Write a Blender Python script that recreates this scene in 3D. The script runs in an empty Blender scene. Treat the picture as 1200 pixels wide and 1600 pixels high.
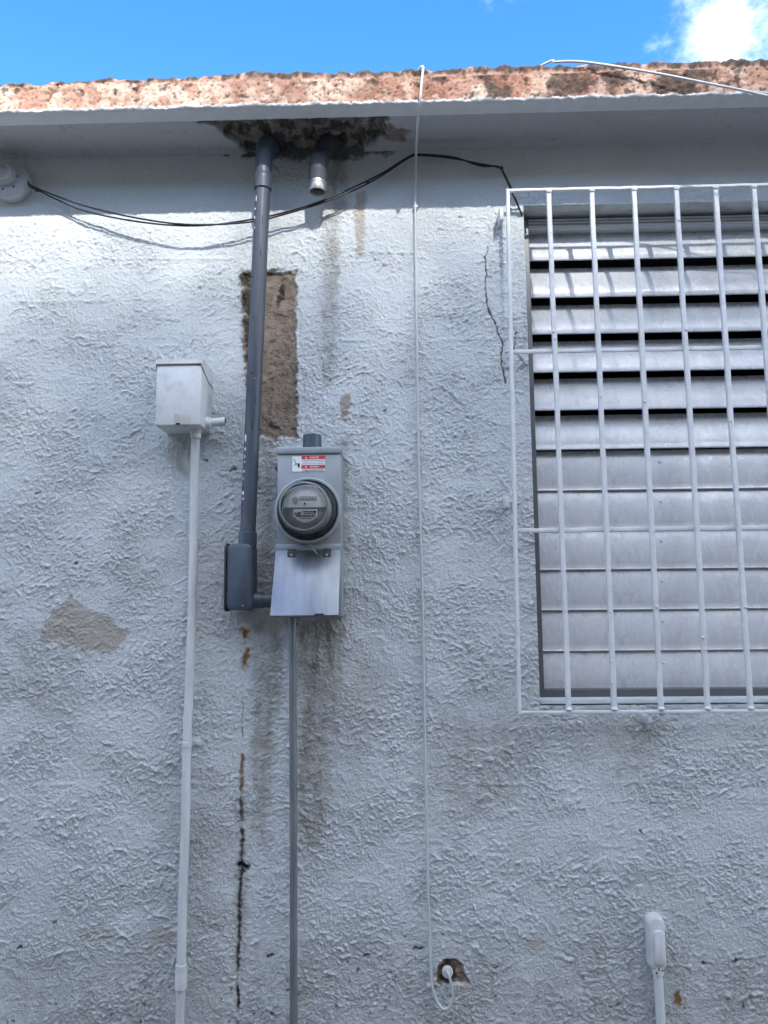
import bpy, bmesh, math, random
import numpy as np
from mathutils import Vector, Matrix

random.seed(7)
RNG = np.random.default_rng(7)
S = bpy.context.scene
COL = S.collection

# ------------------------------------------------------------------ camera
cd = bpy.data.cameras.new('camera')
cam = bpy.data.objects.new('camera', cd)
COL.objects.link(cam)
S.camera = cam
cam.matrix_world = Matrix((( 0.9997,  0.0127,  0.0232, 0.0),
                           ( 0.0245, -0.1202, -0.9924, -2.2),
                           (-0.0098,  0.9927, -0.1205, 1.55),
                           (0, 0, 0, 1)))
cd.sensor_fit = 'HORIZONTAL'
cd.sensor_width = 36.0
cd.lens = 36.0
cd.clip_start = 0.02
cd.clip_end = 3000.0

# ------------------------------------------------------------------ sun and sky
SUN_V = Vector((0.26, -1.0, 0.745)).normalized()       # towards the sun: behind and above the viewer
SUN_EL = math.asin(SUN_V.z)
SUN_AZ = math.atan2(SUN_V.x, SUN_V.y)                  # clockwise from +Y
ld = bpy.data.lights.new('sun', 'SUN')
ld.energy = 2.0
ld.angle = math.radians(1.0)
ld.color = (1.0, 0.95, 0.88)
sun = bpy.data.objects.new('sun', ld)
COL.objects.link(sun)
sun.location = (3, -12, 12)
sun.rotation_euler = SUN_V.to_track_quat('Z', 'Y').to_euler()

wd = bpy.data.worlds.new('World')
S.world = wd
wd.use_nodes = True
nt = wd.node_tree
nt.nodes.clear()
N = nt.nodes.new
L = nt.links.new
out = N('ShaderNodeOutputWorld')
bg = N('ShaderNodeBackground')
bg.inputs['Strength'].default_value = 0.105
sky = N('ShaderNodeTexSky')
sky.sky_type = 'NISHITA'
sky.sun_disc = False
sky.sun_elevation = SUN_EL
sky.sun_rotation = SUN_AZ
sky.altitude = 0
sky.air_density = 1.0
sky.dust_density = 0.3
sky.ozone_density = 2.0
hs = N('ShaderNodeHueSaturation')
hs.inputs['Saturation'].default_value = 1.35
hs.inputs['Hue'].default_value = 0.512
L(sky.outputs[0], hs.inputs['Color'])
tc = N('ShaderNodeTexCoord')
# cumulus from one noise; cover out of view added to whiten the skylight
nz = N('ShaderNodeTexNoise')
nz.inputs['Scale'].default_value = 1.6
nz.inputs['Detail'].default_value = 9.0
nz.inputs['Roughness'].default_value = 0.62
mp = N('ShaderNodeMapping')
mp.inputs['Location'].default_value = (8.91612, 4.32347, 7.56621)
mp.inputs['Scale'].default_value = (1, 1, 1.5)
L(tc.outputs['Generated'], mp.inputs['Vector'])
L(mp.outputs[0], nz.inputs['Vector'])
cr = N('ShaderNodeMapRange')
cr.interpolation_type = 'SMOOTHSTEP'
cr.inputs['From Min'].default_value = 0.45
cr.inputs['From Max'].default_value = 0.62
L(nz.outputs['Fac'], cr.inputs['Value'])
mx = N('ShaderNodeMix')
mx.data_type = 'RGBA'
mx.inputs['B'].default_value = (8.2, 8.2, 8.2, 1)
L(cr.outputs[0], mx.inputs['Factor'])
L(hs.outputs[0], mx.inputs['A'])
L(mx.outputs['Result'], bg.inputs['Color'])
L(bg.outputs[0], out.inputs['Surface'])

S.view_settings.view_transform = 'Standard'
S.view_settings.look = 'None'
S.view_settings.exposure = 2.36
S.view_settings.gamma = 1.0
S.view_settings.use_curve_mapping = False

# ------------------------------------------------------------------ helpers
def link(o, parent=None):
    COL.objects.link(o)
    if parent is not None:
        o.parent = parent
    return o

def thing(name, label, cat, group=None, loc=(0, 0, 0)):
    o = bpy.data.objects.new(name, None)
    COL.objects.link(o)
    o.empty_display_size = 0.05
    o['label'] = label
    o['category'] = cat
    if group:
        o['group'] = group
    return o

def tag(o, label, cat, group=None):
    o['label'] = label
    o['category'] = cat
    if group:
        o['group'] = group
    return o

def obj(name, bm, material, parent=None, smooth=False, angle=None):
    me = bpy.data.meshes.new(name)
    bm.normal_update()
    bm.to_mesh(me)
    bm.free()
    if material:
        me.materials.append(material)
    if smooth:
        me.shade_smooth()
        if angle:
            me.set_sharp_from_angle(angle=math.radians(angle))
    o = bpy.data.objects.new(name, me)
    return link(o, parent)

def box(bm, x0, x1, y0, y1, z0, z1, bev=0.0, seg=2, M=None):
    r = bmesh.ops.create_cube(bm, size=1.0)
    vs = r['verts']
    T = Matrix.Translation(((x0 + x1) / 2, (y0 + y1) / 2, (z0 + z1) / 2)) @ Matrix.Diagonal((x1 - x0, y1 - y0, z1 - z0, 1))
    bmesh.ops.transform(bm, matrix=T, verts=vs)
    if bev > 0:
        es = list({e for v in vs for e in v.link_edges})
        rr = bmesh.ops.bevel(bm, geom=es, offset=bev, segments=seg, affect='EDGES', profile=0.5)
        vs = list({v for f in rr['faces'] for v in f.verts} | {v for v in vs if v.is_valid})
    if M is not None:
        bmesh.ops.transform(bm, matrix=M, verts=[v for v in vs if v.is_valid])
    return bm

def catmull(pts, n=8):
    P = [Vector(p) for p in pts]
    P = [P[0] * 2 - P[1]] + P + [P[-1] * 2 - P[-2]]
    o = []
    for i in range(1, len(P) - 2):
        a, b, c, d = P[i - 1], P[i], P[i + 1], P[i + 2]
        for k in range(n):
            t = k / n
            o.append(0.5 * ((2 * b) + (c - a) * t + (2 * a - 5 * b + 4 * c - d) * t * t + (3 * b - a - 3 * c + d) * t ** 3))
    o.append(P[-2])
    return o

def tube(bm, pts, r, n=16, cap=True, inner=None):
    """sweep a circle of radius r (number or list) along points"""
    P = [Vector(p) for p in pts]
    R = r if isinstance(r, (list, tuple)) else [r] * len(P)
    t0 = (P[1] - P[0]).normalized()
    up = Vector((0, 1, 0)) if abs(t0.y) < 0.9 else Vector((1, 0, 0))
    nrm = t0.cross(up).normalized()
    rings = []
    for i, p in enumerate(P):
        t = (P[min(i + 1, len(P) - 1)] - P[max(i - 1, 0)])
        if t.length < 1e-9:
            t = t0
        t = t.normalized()
        nrm = (nrm - t * nrm.dot(t)).normalized()
        b = t.cross(nrm)
        rings.append([bm.verts.new(p + (nrm * math.cos(2 * math.pi * k / n) + b * math.sin(2 * math.pi * k / n)) * R[i]) for k in range(n)])
    for a, b in zip(rings, rings[1:]):
        for k in range(n):
            bm.faces.new((a[k], b[k], b[(k + 1) % n], a[(k + 1) % n]))
    if cap:
        for ring in ((rings[0], rings[-1]) if cap is True else ((rings[0],) if cap == 'start' else (rings[-1],))):
            bm.faces.new(ring if ring is rings[0] else ring[::-1])
    bmesh.ops.recalc_face_normals(bm, faces=bm.faces[:])
    return rings

def lathe(bm, prof, n=48, M=None):
    """revolve (radius, height) round local Z"""
    rings = []
    for r, h in prof:
        if r < 1e-6:
            rings.append([bm.verts.new((0, 0, h))])
        else:
            rings.append([bm.verts.new((r * math.cos(2 * math.pi * k / n), r * math.sin(2 * math.pi * k / n), h)) for k in range(n)])
    for a, b in zip(rings, rings[1:]):
        for k in range(n):
            k2 = (k + 1) % n
            if len(a) == 1 and len(b) == 1:
                continue
            if len(a) == 1:
                bm.faces.new((a[0], b[k], b[k2]))
            elif len(b) == 1:
                bm.faces.new((a[k], b[0], a[k2]))
            else:
                bm.faces.new((a[k], b[k], b[k2], a[k2]))
    bmesh.ops.recalc_face_normals(bm, faces=bm.faces[:])
    if M is not None:
        bmesh.ops.transform(bm, matrix=M, verts=bm.verts[:])

def rrect(w, h, r, n=6):
    """rounded rectangle outline centred at 0"""
    o = []
    for cx, cy, a0 in ((w / 2 - r, h / 2 - r, 0), (-w / 2 + r, h / 2 - r, 90), (-w / 2 + r, -h / 2 + r, 180), (w / 2 - r, -h / 2 + r, 270)):
        for k in range(n + 1):
            a = math.radians(a0 + 90 * k / n)
            o.append((cx + r * math.cos(a), cy + r * math.sin(a)))
    return o

def extrude_loops(bm, loops, cap0=True, cap1=True):
    rings = [[bm.verts.new(p) for p in lp] for lp in loops]
    n = len(rings[0])
    for a, b in zip(rings, rings[1:]):
        for k in range(n):
            bm.faces.new((a[k], b[k], b[(k + 1) % n], a[(k + 1) % n]))
    if cap0:
        bm.faces.new(rings[0])
    if cap1:
        bm.faces.new(rings[-1][::-1])
    bmesh.ops.recalc_face_normals(bm, faces=bm.faces[:])

def text_mesh(name, body, size, M, material, parent, bold=0.0, align='CENTER'):
    cu = bpy.data.curves.new(name, 'FONT')
    cu.body = body
    cu.size = size
    cu.align_x = align
    cu.align_y = 'CENTER'
    cu.offset = bold
    cu.resolution_u = 2
    tmp = bpy.data.objects.new(name + '_tmp', cu)
    COL.objects.link(tmp)
    dg = bpy.context.evaluated_depsgraph_get()
    me = bpy.data.meshes.new_from_object(tmp.evaluated_get(dg))
    bpy.data.objects.remove(tmp)
    bpy.data.curves.remove(cu)
    me.transform(M)
    me.materials.clear()
    me.materials.append(material)
    o = bpy.data.objects.new(name, me)
    return link(o, parent)

# ------------------------------------------------------------------ materials
def mat(name, base, rough=0.6, metal=0.0, var=0.15, scale=12.0, dirt=None, dirt_amt=0.0, dirt_scale=6.0, bump=0.0, bscale=250.0,
        spec=0.5, stretch=(1, 1, 1), aniso=0.0):
    m = bpy.data.materials.new(name)
    m.use_nodes = True
    t = m.node_tree
    b = t.nodes['Principled BSDF']
    b.inputs['Metallic'].default_value = metal
    b.inputs['Specular IOR Level'].default_value = spec
    co = t.nodes.new('ShaderNodeTexCoord')
    mpn = t.nodes.new('ShaderNodeMapping')
    mpn.inputs['Scale'].default_value = stretch
    t.links.new(co.outputs['Object'], mpn.inputs['Vector'])
    n1 = t.nodes.new('ShaderNodeTexNoise')
    n1.inputs['Scale'].default_value = scale
    n1.inputs['Detail'].default_value = 6
    n1.inputs['Roughness'].default_value = 0.65
    t.links.new(mpn.outputs[0], n1.inputs['Vector'])
    r1 = t.nodes.new('ShaderNodeValToRGB')
    lo = [c * (1 - var) for c in base]
    hi = [min(1, c * (1 + var)) for c in base]
    r1.color_ramp.elements[0].position = 0.3
    r1.color_ramp.elements[1].position = 0.7
    r1.color_ramp.elements[0].color = (*lo, 1)
    r1.color_ramp.elements[1].color = (*hi, 1)
    t.links.new(n1.outputs['Fac'], r1.inputs['Fac'])
    colout = r1.outputs['Color']
    if dirt:
        n2 = t.nodes.new('ShaderNodeTexNoise')
        n2.inputs['Scale'].default_value = dirt_scale
        n2.inputs['Detail'].default_value = 8
        n2.inputs['Roughness'].default_value = 0.7
        t.links.new(mpn.outputs[0], n2.inputs['Vector'])
        r2 = t.nodes.new('ShaderNodeMapRange')
        r2.inputs['From Min'].default_value = 0.5
        r2.inputs['From Max'].default_value = 0.72
        r2.inputs['To Max'].default_value = dirt_amt
        t.links.new(n2.outputs['Fac'], r2.inputs['Value'])
        mixn = t.nodes.new('ShaderNodeMix')
        mixn.data_type = 'RGBA'
        mixn.inputs['B'].default_value = (*dirt, 1)
        t.links.new(r2.outputs[0], mixn.inputs['Factor'])
        t.links.new(colout, mixn.inputs['A'])
        colout = mixn.outputs['Result']
    t.links.new(colout, b.inputs['Base Color'])
    rr = t.nodes.new('ShaderNodeMapRange')
    rr.inputs['To Min'].default_value = max(0.03, rough - 0.1)
    rr.inputs['To Max'].default_value = min(1, rough + 0.12)
    t.links.new(n1.outputs['Fac'], rr.inputs['Value'])
    t.links.new(rr.outputs[0], b.inputs['Roughness'])
    if bump > 0:
        n3 = t.nodes.new('ShaderNodeTexNoise')
        n3.inputs['Scale'].default_value = bscale
        n3.inputs['Detail'].default_value = 4
        t.links.new(mpn.outputs[0], n3.inputs['Vector'])
        bp = t.nodes.new('ShaderNodeBump')
        bp.inputs['Strength'].default_value = 1.0
        bp.inputs['Distance'].default_value = bump
        t.links.new(n3.outputs['Fac'], bp.inputs['Height'])
        t.links.new(bp.outputs[0], b.inputs['Normal'])
    if aniso:
        b.inputs['Anisotropic'].default_value = aniso
    return m

PAINT = (0.645, 0.70, 0.72)
M_pvc = mat('grey_pvc', (0.055, 0.071, 0.092), 0.42, var=0.18, scale=9, dirt=(0.16, 0.17, 0.175), dirt_amt=0.35, dirt_scale=14, stretch=(3, 3, 0.5), bump=0.0003, bscale=120)
M_pvc_new = mat('grey_pvc_fitting', (0.056, 0.078, 0.110), 0.4, var=0.10, scale=12, dirt=(0.15, 0.155, 0.16), dirt_amt=0.2, dirt_scale=10, bump=0.0002, bscale=200)
M_pvc_old = mat('old_dark_pvc', (0.045, 0.053, 0.062), 0.5, var=0.25, scale=9, dirt=(0.10, 0.105, 0.105), dirt_amt=0.4, dirt_scale=14)
M_print = mat('print_black', (0.02, 0.022, 0.026), 0.6, var=0.2)
M_splat = mat('paint_splash', (0.72, 0.75, 0.77), 0.6, var=0.1)
M_meterbox = mat('grey_enamel', (0.30, 0.345, 0.375), 0.42, metal=0.25, var=0.07, scale=20, dirt=(0.26, 0.26, 0.25), dirt_amt=0.35, dirt_scale=9, bump=0.00015, bscale=300)
M_alu = mat('brushed_aluminium', (0.37, 0.40, 0.415), 0.31, metal=0.95, var=0.30, scale=3.0, stretch=(5, 1, 1.0))
M_zinc = mat('zinc_steel', (0.20, 0.225, 0.235), 0.5, metal=0.5, var=0.2, scale=18, dirt=(0.13, 0.14, 0.14), dirt_amt=0.6, dirt_scale=20, stretch=(2, 2, 0.4))
M_chrome = mat('plated_steel', (0.42, 0.42, 0.41), 0.40, metal=0.9, var=0.15, scale=40, dirt=(0.16, 0.13, 0.10), dirt_amt=0.6, dirt_scale=30)
M_black = mat('black_rubber', (0.012, 0.013, 0.016), 0.45, var=0.2)
M_dark = mat('dark_plastic', (0.03, 0.035, 0.04), 0.45, var=0.2)
M_boxpaint = mat('painted_box', (0.635, 0.665, 0.675), 0.55, var=0.05, scale=14, dirt=(0.36, 0.37, 0.34), dirt_amt=0.65, dirt_scale=16, bump=0.0005, bscale=90)
M_pipepaint = mat('painted_conduit', (0.58, 0.61, 0.625), 0.55, var=0.06, scale=14, dirt=(0.38, 0.38, 0.36), dirt_amt=0.6, dirt_scale=9, bump=0.0006, bscale=70, stretch=(2, 2, 0.5))
M_grille = mat('painted_steel', (0.62, 0.65, 0.67), 0.45, var=0.07, scale=30, dirt=(0.40, 0.40, 0.38), dirt_amt=0.4, dirt_scale=22, bump=0.0009, bscale=110)
M_slat = mat('slat_paint', (0.60, 0.63, 0.65), 0.27, metal=0.1, var=0.08, scale=6, dirt=(0.30, 0.295, 0.285), dirt_amt=0.42, dirt_scale=4, bump=0.0016, bscale=38, stretch=(1.6, 1, 0.9))
M_frame = mat('window_frame', (0.13, 0.14, 0.15), 0.45, metal=0.4, var=0.12, dirt=(0.12, 0.12, 0.12), dirt_amt=0.5)
M_head = mat('window_head', (0.52, 0.56, 0.59), 0.5, var=0.06)
M_cable = mat('white_cable', (0.50, 0.52, 0.53), 0.5, var=0.08, scale=30, dirt=(0.40, 0.40, 0.38), dirt_amt=0.5, dirt_scale=12)
M_porc = mat('porcelain_painted', (0.38, 0.41, 0.425), 0.45, var=0.08, scale=30, dirt=(0.3, 0.3, 0.29), dirt_amt=0.4, dirt_scale=30)
M_red = mat('sticker_red', (0.55, 0.04, 0.05), 0.5, var=0.05)
M_white = mat('sticker_white', (0.72, 0.76, 0.78), 0.5, var=0.04)
M_face = mat('meter_face', (0.62, 0.65, 0.64), 0.5, var=0.10, scale=40)
M_face_dk = mat('meter_inner', (0.30, 0.32, 0.31), 0.45, var=0.2)
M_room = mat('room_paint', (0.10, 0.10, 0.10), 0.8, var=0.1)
M_roof = mat('roof_membrane', (0.35, 0.35, 0.34), 0.85, var=0.25, scale=5)
M_ground = mat('yard_concrete', (0.13, 0.127, 0.12), 0.85, var=0.2, scale=1.5, bump=0.003, bscale=30)
M_hinge = mat('dark_steel', (0.13, 0.14, 0.15), 0.4, metal=0.7, var=0.2)
M_rust = mat('rust', (0.22, 0.10, 0.04), 0.85, var=0.4, scale=60)

M_glass = bpy.data.materials.new('meter_glass')
M_glass.use_nodes = True
t = M_glass.node_tree
t.nodes.clear()
o_ = t.nodes.new('ShaderNodeOutputMaterial')
mixs = t.nodes.new('ShaderNodeMixShader')
tr = t.nodes.new('ShaderNodeBsdfTransparent')
tr.inputs['Color'].default_value = (0.94, 0.96, 0.96, 1)
gl = t.nodes.new('ShaderNodeBsdfGlossy')
gl.inputs['Roughness'].default_value = 0.06
fr = t.nodes.new('ShaderNodeFresnel')
fr.inputs['IOR'].default_value = 1.6
t.links.new(fr.outputs[0], mixs.inputs[0])
t.links.new(tr.outputs[0], mixs.inputs[1])
t.links.new(gl.outputs[0], mixs.inputs[2])
t.links.new(mixs.outputs[0], o_.inputs['Surface'])

def attr_mat(name, base, layers, rough=0.85, var=0.05, bumps=((300.0, 0.0008),), bias=None, spec=0.3):
    """paint with worn layers; each layer = (attribute, colour A, colour B, noise scale)"""
    m = bpy.data.materials.new(name)
    m.use_nodes = True
    t = m.node_tree
    b = t.nodes['Principled BSDF']
    b.inputs['Specular IOR Level'].default_value = spec
    b.inputs['Roughness'].default_value = rough
    co = t.nodes.new('ShaderNodeTexCoord')
    def noise(sc, det=6, rgh=0.6):
        n = t.nodes.new('ShaderNodeTexNoise')
        n.inputs['Scale'].default_value = sc
        n.inputs['Detail'].default_value = det
        n.inputs['Roughness'].default_value = rgh
        t.links.new(co.outputs['Object'], n.inputs['Vector'])
        return n
    def ramp(n, a, c, p0=0.32, p1=0.68):
        r = t.nodes.new('ShaderNodeValToRGB')
        r.color_ramp.elements[0].position = p0
        r.color_ramp.elements[1].position = p1
        r.color_ramp.elements[0].color = (*a, 1)
        r.color_ramp.elements[1].color = (*c, 1)
        t.links.new(n.outputs['Fac'], r.inputs['Fac'])
        return r.outputs['Color']
    cur = ramp(noise(2.3), [c * (1 - var) for c in base], [c * (1 + var) for c in base])
    for at, ca, cb, sc in layers:
        a = t.nodes.new('ShaderNodeAttribute')
        a.attribute_name = at
        mixn = t.nodes.new('ShaderNodeMix')
        mixn.data_type = 'RGBA'
        t.links.new(a.outputs['Fac'], mixn.inputs['Factor'])
        t.links.new(cur, mixn.inputs['A'])
        t.links.new(ramp(noise(sc), ca, cb), mixn.inputs['B'])
        cur = mixn.outputs['Result']
    t.links.new(cur, b.inputs['Base Color'])
    prev = None
    for sc, dist in bumps:
        bp = t.nodes.new('ShaderNodeBump')
        bp.inputs['Distance'].default_value = dist
        bp.inputs['Strength'].default_value = 1.0
        t.links.new(noise(sc, 5).outputs['Fac'], bp.inputs['Height'])
        if prev:
            t.links.new(prev, bp.inputs['Normal'])
        prev = bp.outputs[0]
    t.links.new(prev, b.inputs['Normal'])
    return m

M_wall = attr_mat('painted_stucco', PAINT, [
    ('grime_shade', (0.20, 0.19, 0.155), (0.31, 0.295, 0.25), 9.0),
    ('beige', (0.40, 0.37, 0.325), (0.47, 0.435, 0.385), 22.0),
    ('brown', (0.19, 0.15, 0.12), (0.38, 0.31, 0.25), 34.0),
    ('rust', (0.17, 0.09, 0.035), (0.33, 0.19, 0.08), 60.0),
    ('mould_shade', (0.028, 0.026, 0.022), (0.10, 0.085, 0.065), 70.0),
    ('crack', (0.02, 0.02, 0.02), (0.05, 0.048, 0.045), 60.0)], bumps=((240.0, 0.0045), (620.0, 0.0018)))
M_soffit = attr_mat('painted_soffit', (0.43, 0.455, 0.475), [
    ('grime_shade', (0.28, 0.26, 0.24), (0.40, 0.38, 0.36), 10.0),
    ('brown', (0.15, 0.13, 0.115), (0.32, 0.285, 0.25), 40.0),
    ('mould_shade', (0.016, 0.018, 0.017), (0.075, 0.070, 0.060), 34.0)], bumps=((120.0, 0.0015), (400.0, 0.0006)))
M_fascia = attr_mat('weathered_fascia', (0.40, 0.25, 0.185), [
    ('cream', (0.42, 0.295, 0.23), (0.56, 0.46, 0.36), 40.0),
    ('salmon', (0.21, 0.10, 0.065), (0.37, 0.195, 0.135), 45.0),
    ('white', (0.60, 0.635, 0.66), (0.66, 0.69, 0.71), 30.0),
    ('mould_shade', (0.02, 0.017, 0.015), (0.10, 0.07, 0.05), 60.0)], bumps=((140.0, 0.0025), (420.0, 0.0010)))

# ------------------------------------------------------------------ noise on arrays
_perm = RNG.permutation(512)
_perm = np.concatenate([_perm, _perm])
_ga = RNG.uniform(0, 2 * np.pi, 512)
_gx, _gy = np.cos(_ga), np.sin(_ga)

def gn(x, y, seed=0):
    """2-D gradient noise, about -0.7..0.7"""
    x = x + seed * 17.31
    y = y + seed * 7.77
    xi = np.floor(x).astype(np.int64)
    yi = np.floor(y).astype(np.int64)
    xf = x - xi
    yf = y - yi
    u = xf * xf * xf * (xf * (xf * 6 - 15) + 10)
    v = yf * yf * yf * (yf * (yf * 6 - 15) + 10)
    def g(ix, iy, dx, dy):
        h = _perm[(_perm[ix & 511] + iy) & 511]
        return _gx[h] * dx + _gy[h] * dy
    a = g(xi, yi, xf, yf)
    b = g(xi + 1, yi, xf - 1, yf)
    c = g(xi, yi + 1, xf, yf - 1)
    d = g(xi + 1, yi + 1, xf - 1, yf - 1)
    return (a + u * (b - a)) + v * ((c + u * (d - c)) - (a + u * (b - a)))

def fbm(x, y, s, o=4, seed=0, gain=0.5):
    r = 0
    amp = 1.0
    for k in range(o):
        r = r + amp * gn(x / s, y / s, seed + k * 3)
        s *= 0.5
        amp *= gain
    return r

def sst(e0, e1, v):
    t = np.clip((v - e0) / (e1 - e0), 0, 1)
    return t * t * (3 - 2 * t)

def poly_sd(x, z, poly):
    """signed distance to a polygon (negative inside)"""
    P = np.array(poly)
    d = np.full(x.shape, 1e9)
    ins = np.zeros(x.shape, bool)
    for i in range(len(P)):
        a, b = P[i], P[(i + 1) % len(P)]
        e = b - a
        t = np.clip(((x - a[0]) * e[0] + (z - a[1]) * e[1]) / (e @ e), 0, 1)
        d = np.minimum(d, np.hypot(x - a[0] - t * e[0], z - a[1] - t * e[1]))
        c = ((a[1] <= z) != (b[1] <= z)) & (x < a[0] + (z - a[1]) * e[0] / (e[1] if e[1] else 1e-12))
        ins ^= c
    return np.where(ins, -d, d)

def line_d(x, z, pts):
    d = np.full(x.shape, 1e9)
    P = np.array(pts)
    for a, b in zip(P, P[1:]):
        e = b - a
        t = np.clip(((x - a[0]) * e[0] + (z - a[1]) * e[1]) / max(e @ e, 1e-12), 0, 1)
        d = np.minimum(d, np.hypot(x - a[0] - t * e[0], z - a[1] - t * e[1]))
    return d

def local(x, z, pts, fn, margin=0.06):
    """evaluate fn only near the points; zero elsewhere"""
    P = np.array(pts)
    s = (x > P[:, 0].min() - margin) & (x < P[:, 0].max() + margin) & (z > P[:, 1].min() - margin) & (z < P[:, 1].max() + margin)
    r = np.zeros(x.shape)
    if s.any():
        r[s] = fn(x[s], z[s])
    return r

def mesh_from(name, verts, faces, material, parent, attrs=None, smooth=True):
    me = bpy.data.meshes.new(name)
    me.vertices.add(len(verts))
    me.vertices.foreach_set('co', np.ascontiguousarray(verts, np.float32).ravel())
    nf = len(faces)
    me.loops.add(nf * 4)
    me.loops.foreach_set('vertex_index', np.ascontiguousarray(faces, np.int32).ravel())
    me.polygons.add(nf)
    me.polygons.foreach_set('loop_start', np.arange(0, nf * 4, 4, dtype=np.int32))
    me.polygons.foreach_set('loop_total', np.full(nf, 4, np.int32))
    me.polygons.foreach_set('use_smooth', np.full(nf, smooth, bool))
    me.update(calc_edges=True)
    me.materials.append(material)
    for k, v in (attrs or {}).items():
        a = me.attributes.new(k, 'FLOAT', 'POINT')
        a.data.foreach_set('value', np.ascontiguousarray(v, np.float32).ravel())
    o = bpy.data.objects.new(name, me)
    return link(o, parent)

def grid_faces(nr, nc, keep=None):
    i = np.arange((nr - 1) * (nc - 1))
    r, c = i // (nc - 1), i % (nc - 1)
    f = np.stack([r * nc + c, r * nc + c + 1, (r + 1) * nc + c + 1, (r + 1) * nc + c], 1)
    return f if keep is None else f[keep]

# ------------------------------------------------------------------ ground
bm = bmesh.new()
bmesh.ops.create_grid(bm, x_segments=40, y_segments=40, size=600)
g = obj('ground', bm, M_ground)  # unseen yard ground, put in for the light it bounces up
g['kind'] = 'structure'
g['label'] = 'concrete yard ground out of view, added for its bounce light'

# ------------------------------------------------------------------ house
house = thing('house', 'single storey house with rough white stucco wall and weathered pink roof edge', 'house')

WX0, WX1, WZ0, WZ1 = 0.378, 1.56, 1.268, 2.742      # window opening
ZJ = 2.94                                            # soffit height
STEP = 0.0024

def stucco(x, z):
    wx = gn(x / .05, z / .05, 1) * .014 + gn(x / .016, z / .016, 4) * .006
    wz = gn(x / .05, z / .05, 2) * .014 + gn(x / .016, z / .016, 5) * .006
    X, Z = x + wx, z + wz
    m1 = sst(-.22, .30, fbm(x, z, .26, 3, 11))
    m2 = sst(-.25, .30, fbm(x, z, .20, 3, 15))
    br = sst(-.20, .25, gn(x / .022, z / .022, 17))
    r1 = np.clip(1 - np.abs(gn(X / .024, Z / .017, 7)) * 2.8, 0, 1) ** 1.5 * br
    # trowel scallops: broken arcs
    arc = np.zeros_like(x)
    ca, cb = .115, .062
    ix, iz = np.floor(x / ca).astype(int), np.floor(z / cb).astype(int)
    for dx in (-1, 0, 1):
        for dz in (-1, 0, 1):
            h = _perm[(_perm[(ix + dx) & 511] + iz + dz) & 511]
            cx = (ix + dx + .5 + .55 * np.sin(h * 1.7)) * ca
            cz = (iz + dz + .5 + .45 * np.cos(h * 2.3)) * cb
            R = .040 + .022 * np.sin(h * .9)
            ex, ez = (X - cx), (Z - cz + .02) * 1.25
            d = np.hypot(ex, ez) - R
            up = sst(-.010, .022, ez)
            prof = np.where(d > 0, np.exp(-(d / .0030) ** 2), np.exp(-(d / .007) ** 2))
            arc = np.maximum(arc, prof * up)
    arc *= br
    def terr(n, k):
        q = n * k
        fl = np.floor(q)
        return (fl + sst(.28, .72, q - fl)) / k
    xr, zr = X * .80 - Z * .60, X * .60 + Z * .80
    xq, zq = x * .37 - z * .93, x * .93 + z * .37
    def dab(u, v, sc, seed, off=.05):
        g = gn(u / sc, v / sc, seed) * 2 - off
        return np.clip(g, 0, 1) ** .8
    d1 = dab(xr, zr * 1.25, .017, 37)
    d4 = dab(x * .9 + z * .44, z * .9 - x * .44, .0118, 53, .25)
    b1 = np.abs(gn(X / .0175, Z / .016, 43)) * 2
    b2 = np.abs(gn(xr / .0098, zr / .0092, 45)) * 2
    b3 = np.abs(gn(xq / .0060, zq / .0060, 47)) * 2
    amp = .62 + .70 * sst(-.35, .32, fbm(x, z * 1.4, .20, 4, 83))
    h = amp * (.0010 * m1 * r1 + .0036 * (1 - .6 * m1) * arc + .0016 * (.3 + .7 * m2) * d1 + .0010 * (.5 + .5 * m1) * b1
               + .0025 * (.55 + .45 * m2) * b2 + .0025 * b3 + .0036 * (1.1 - .6 * m2) * d4) + (.0022 * fbm(x, z, .06, 3, 25) + .0060 * fbm(x, z, .55, 3, 31))
    # faint lifts of the trowel running across
    for zl, k in ((2.60, 5), (2.472, 6), (2.33, 7), (1.62, 8), (1.06, 9)):
        h = h + .0018 * np.exp(-((z - zl - .012 * fbm(x, x * 0, .5, 4, k)) / .006) ** 2) * sst(-.15, .2, fbm(x, x * 0, .3, 3, k + 20))
    return h

def spaced(lo, flo, fhi, hi, fine, coarse):
    a = np.arange(flo, fhi + 1e-9, fine)
    left = np.linspace(lo, flo, max(2, int((flo - lo) / coarse) + 1))[:-1] if lo < flo - 1e-6 else np.zeros(0)
    right = np.linspace(a[-1], hi, max(2, int((hi - a[-1]) / coarse) + 1))[1:] if hi > fhi + 1e-6 else np.zeros(0)
    return np.concatenate([left, a, right])

xs = spaced(-4.5, -1.5, 1.45, 4.5, STEP, .10)
zs = spaced(-.05, .26, 2.96, 2.96, STEP, .06)
# make the window edges fall on grid lines
for arr, vals in ((xs, (WX0, WX1)), (zs, (WZ0, WZ1))):
    for v in vals:
        arr[np.argmin(np.abs(arr - v))] = v
X, Z = np.meshgrid(xs, zs)
nr, nc = X.shape
H = stucco(X, Z)
smooth_top = sst(2.66, 2.80, Z)
H = H * (1 - .45 * smooth_top)
wob = fbm(X, Z, .035, 3, 51) * .010
wob2 = fbm(X, Z, .10, 3, 55)
speck = fbm(X, Z, .02, 3, 61)

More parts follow.
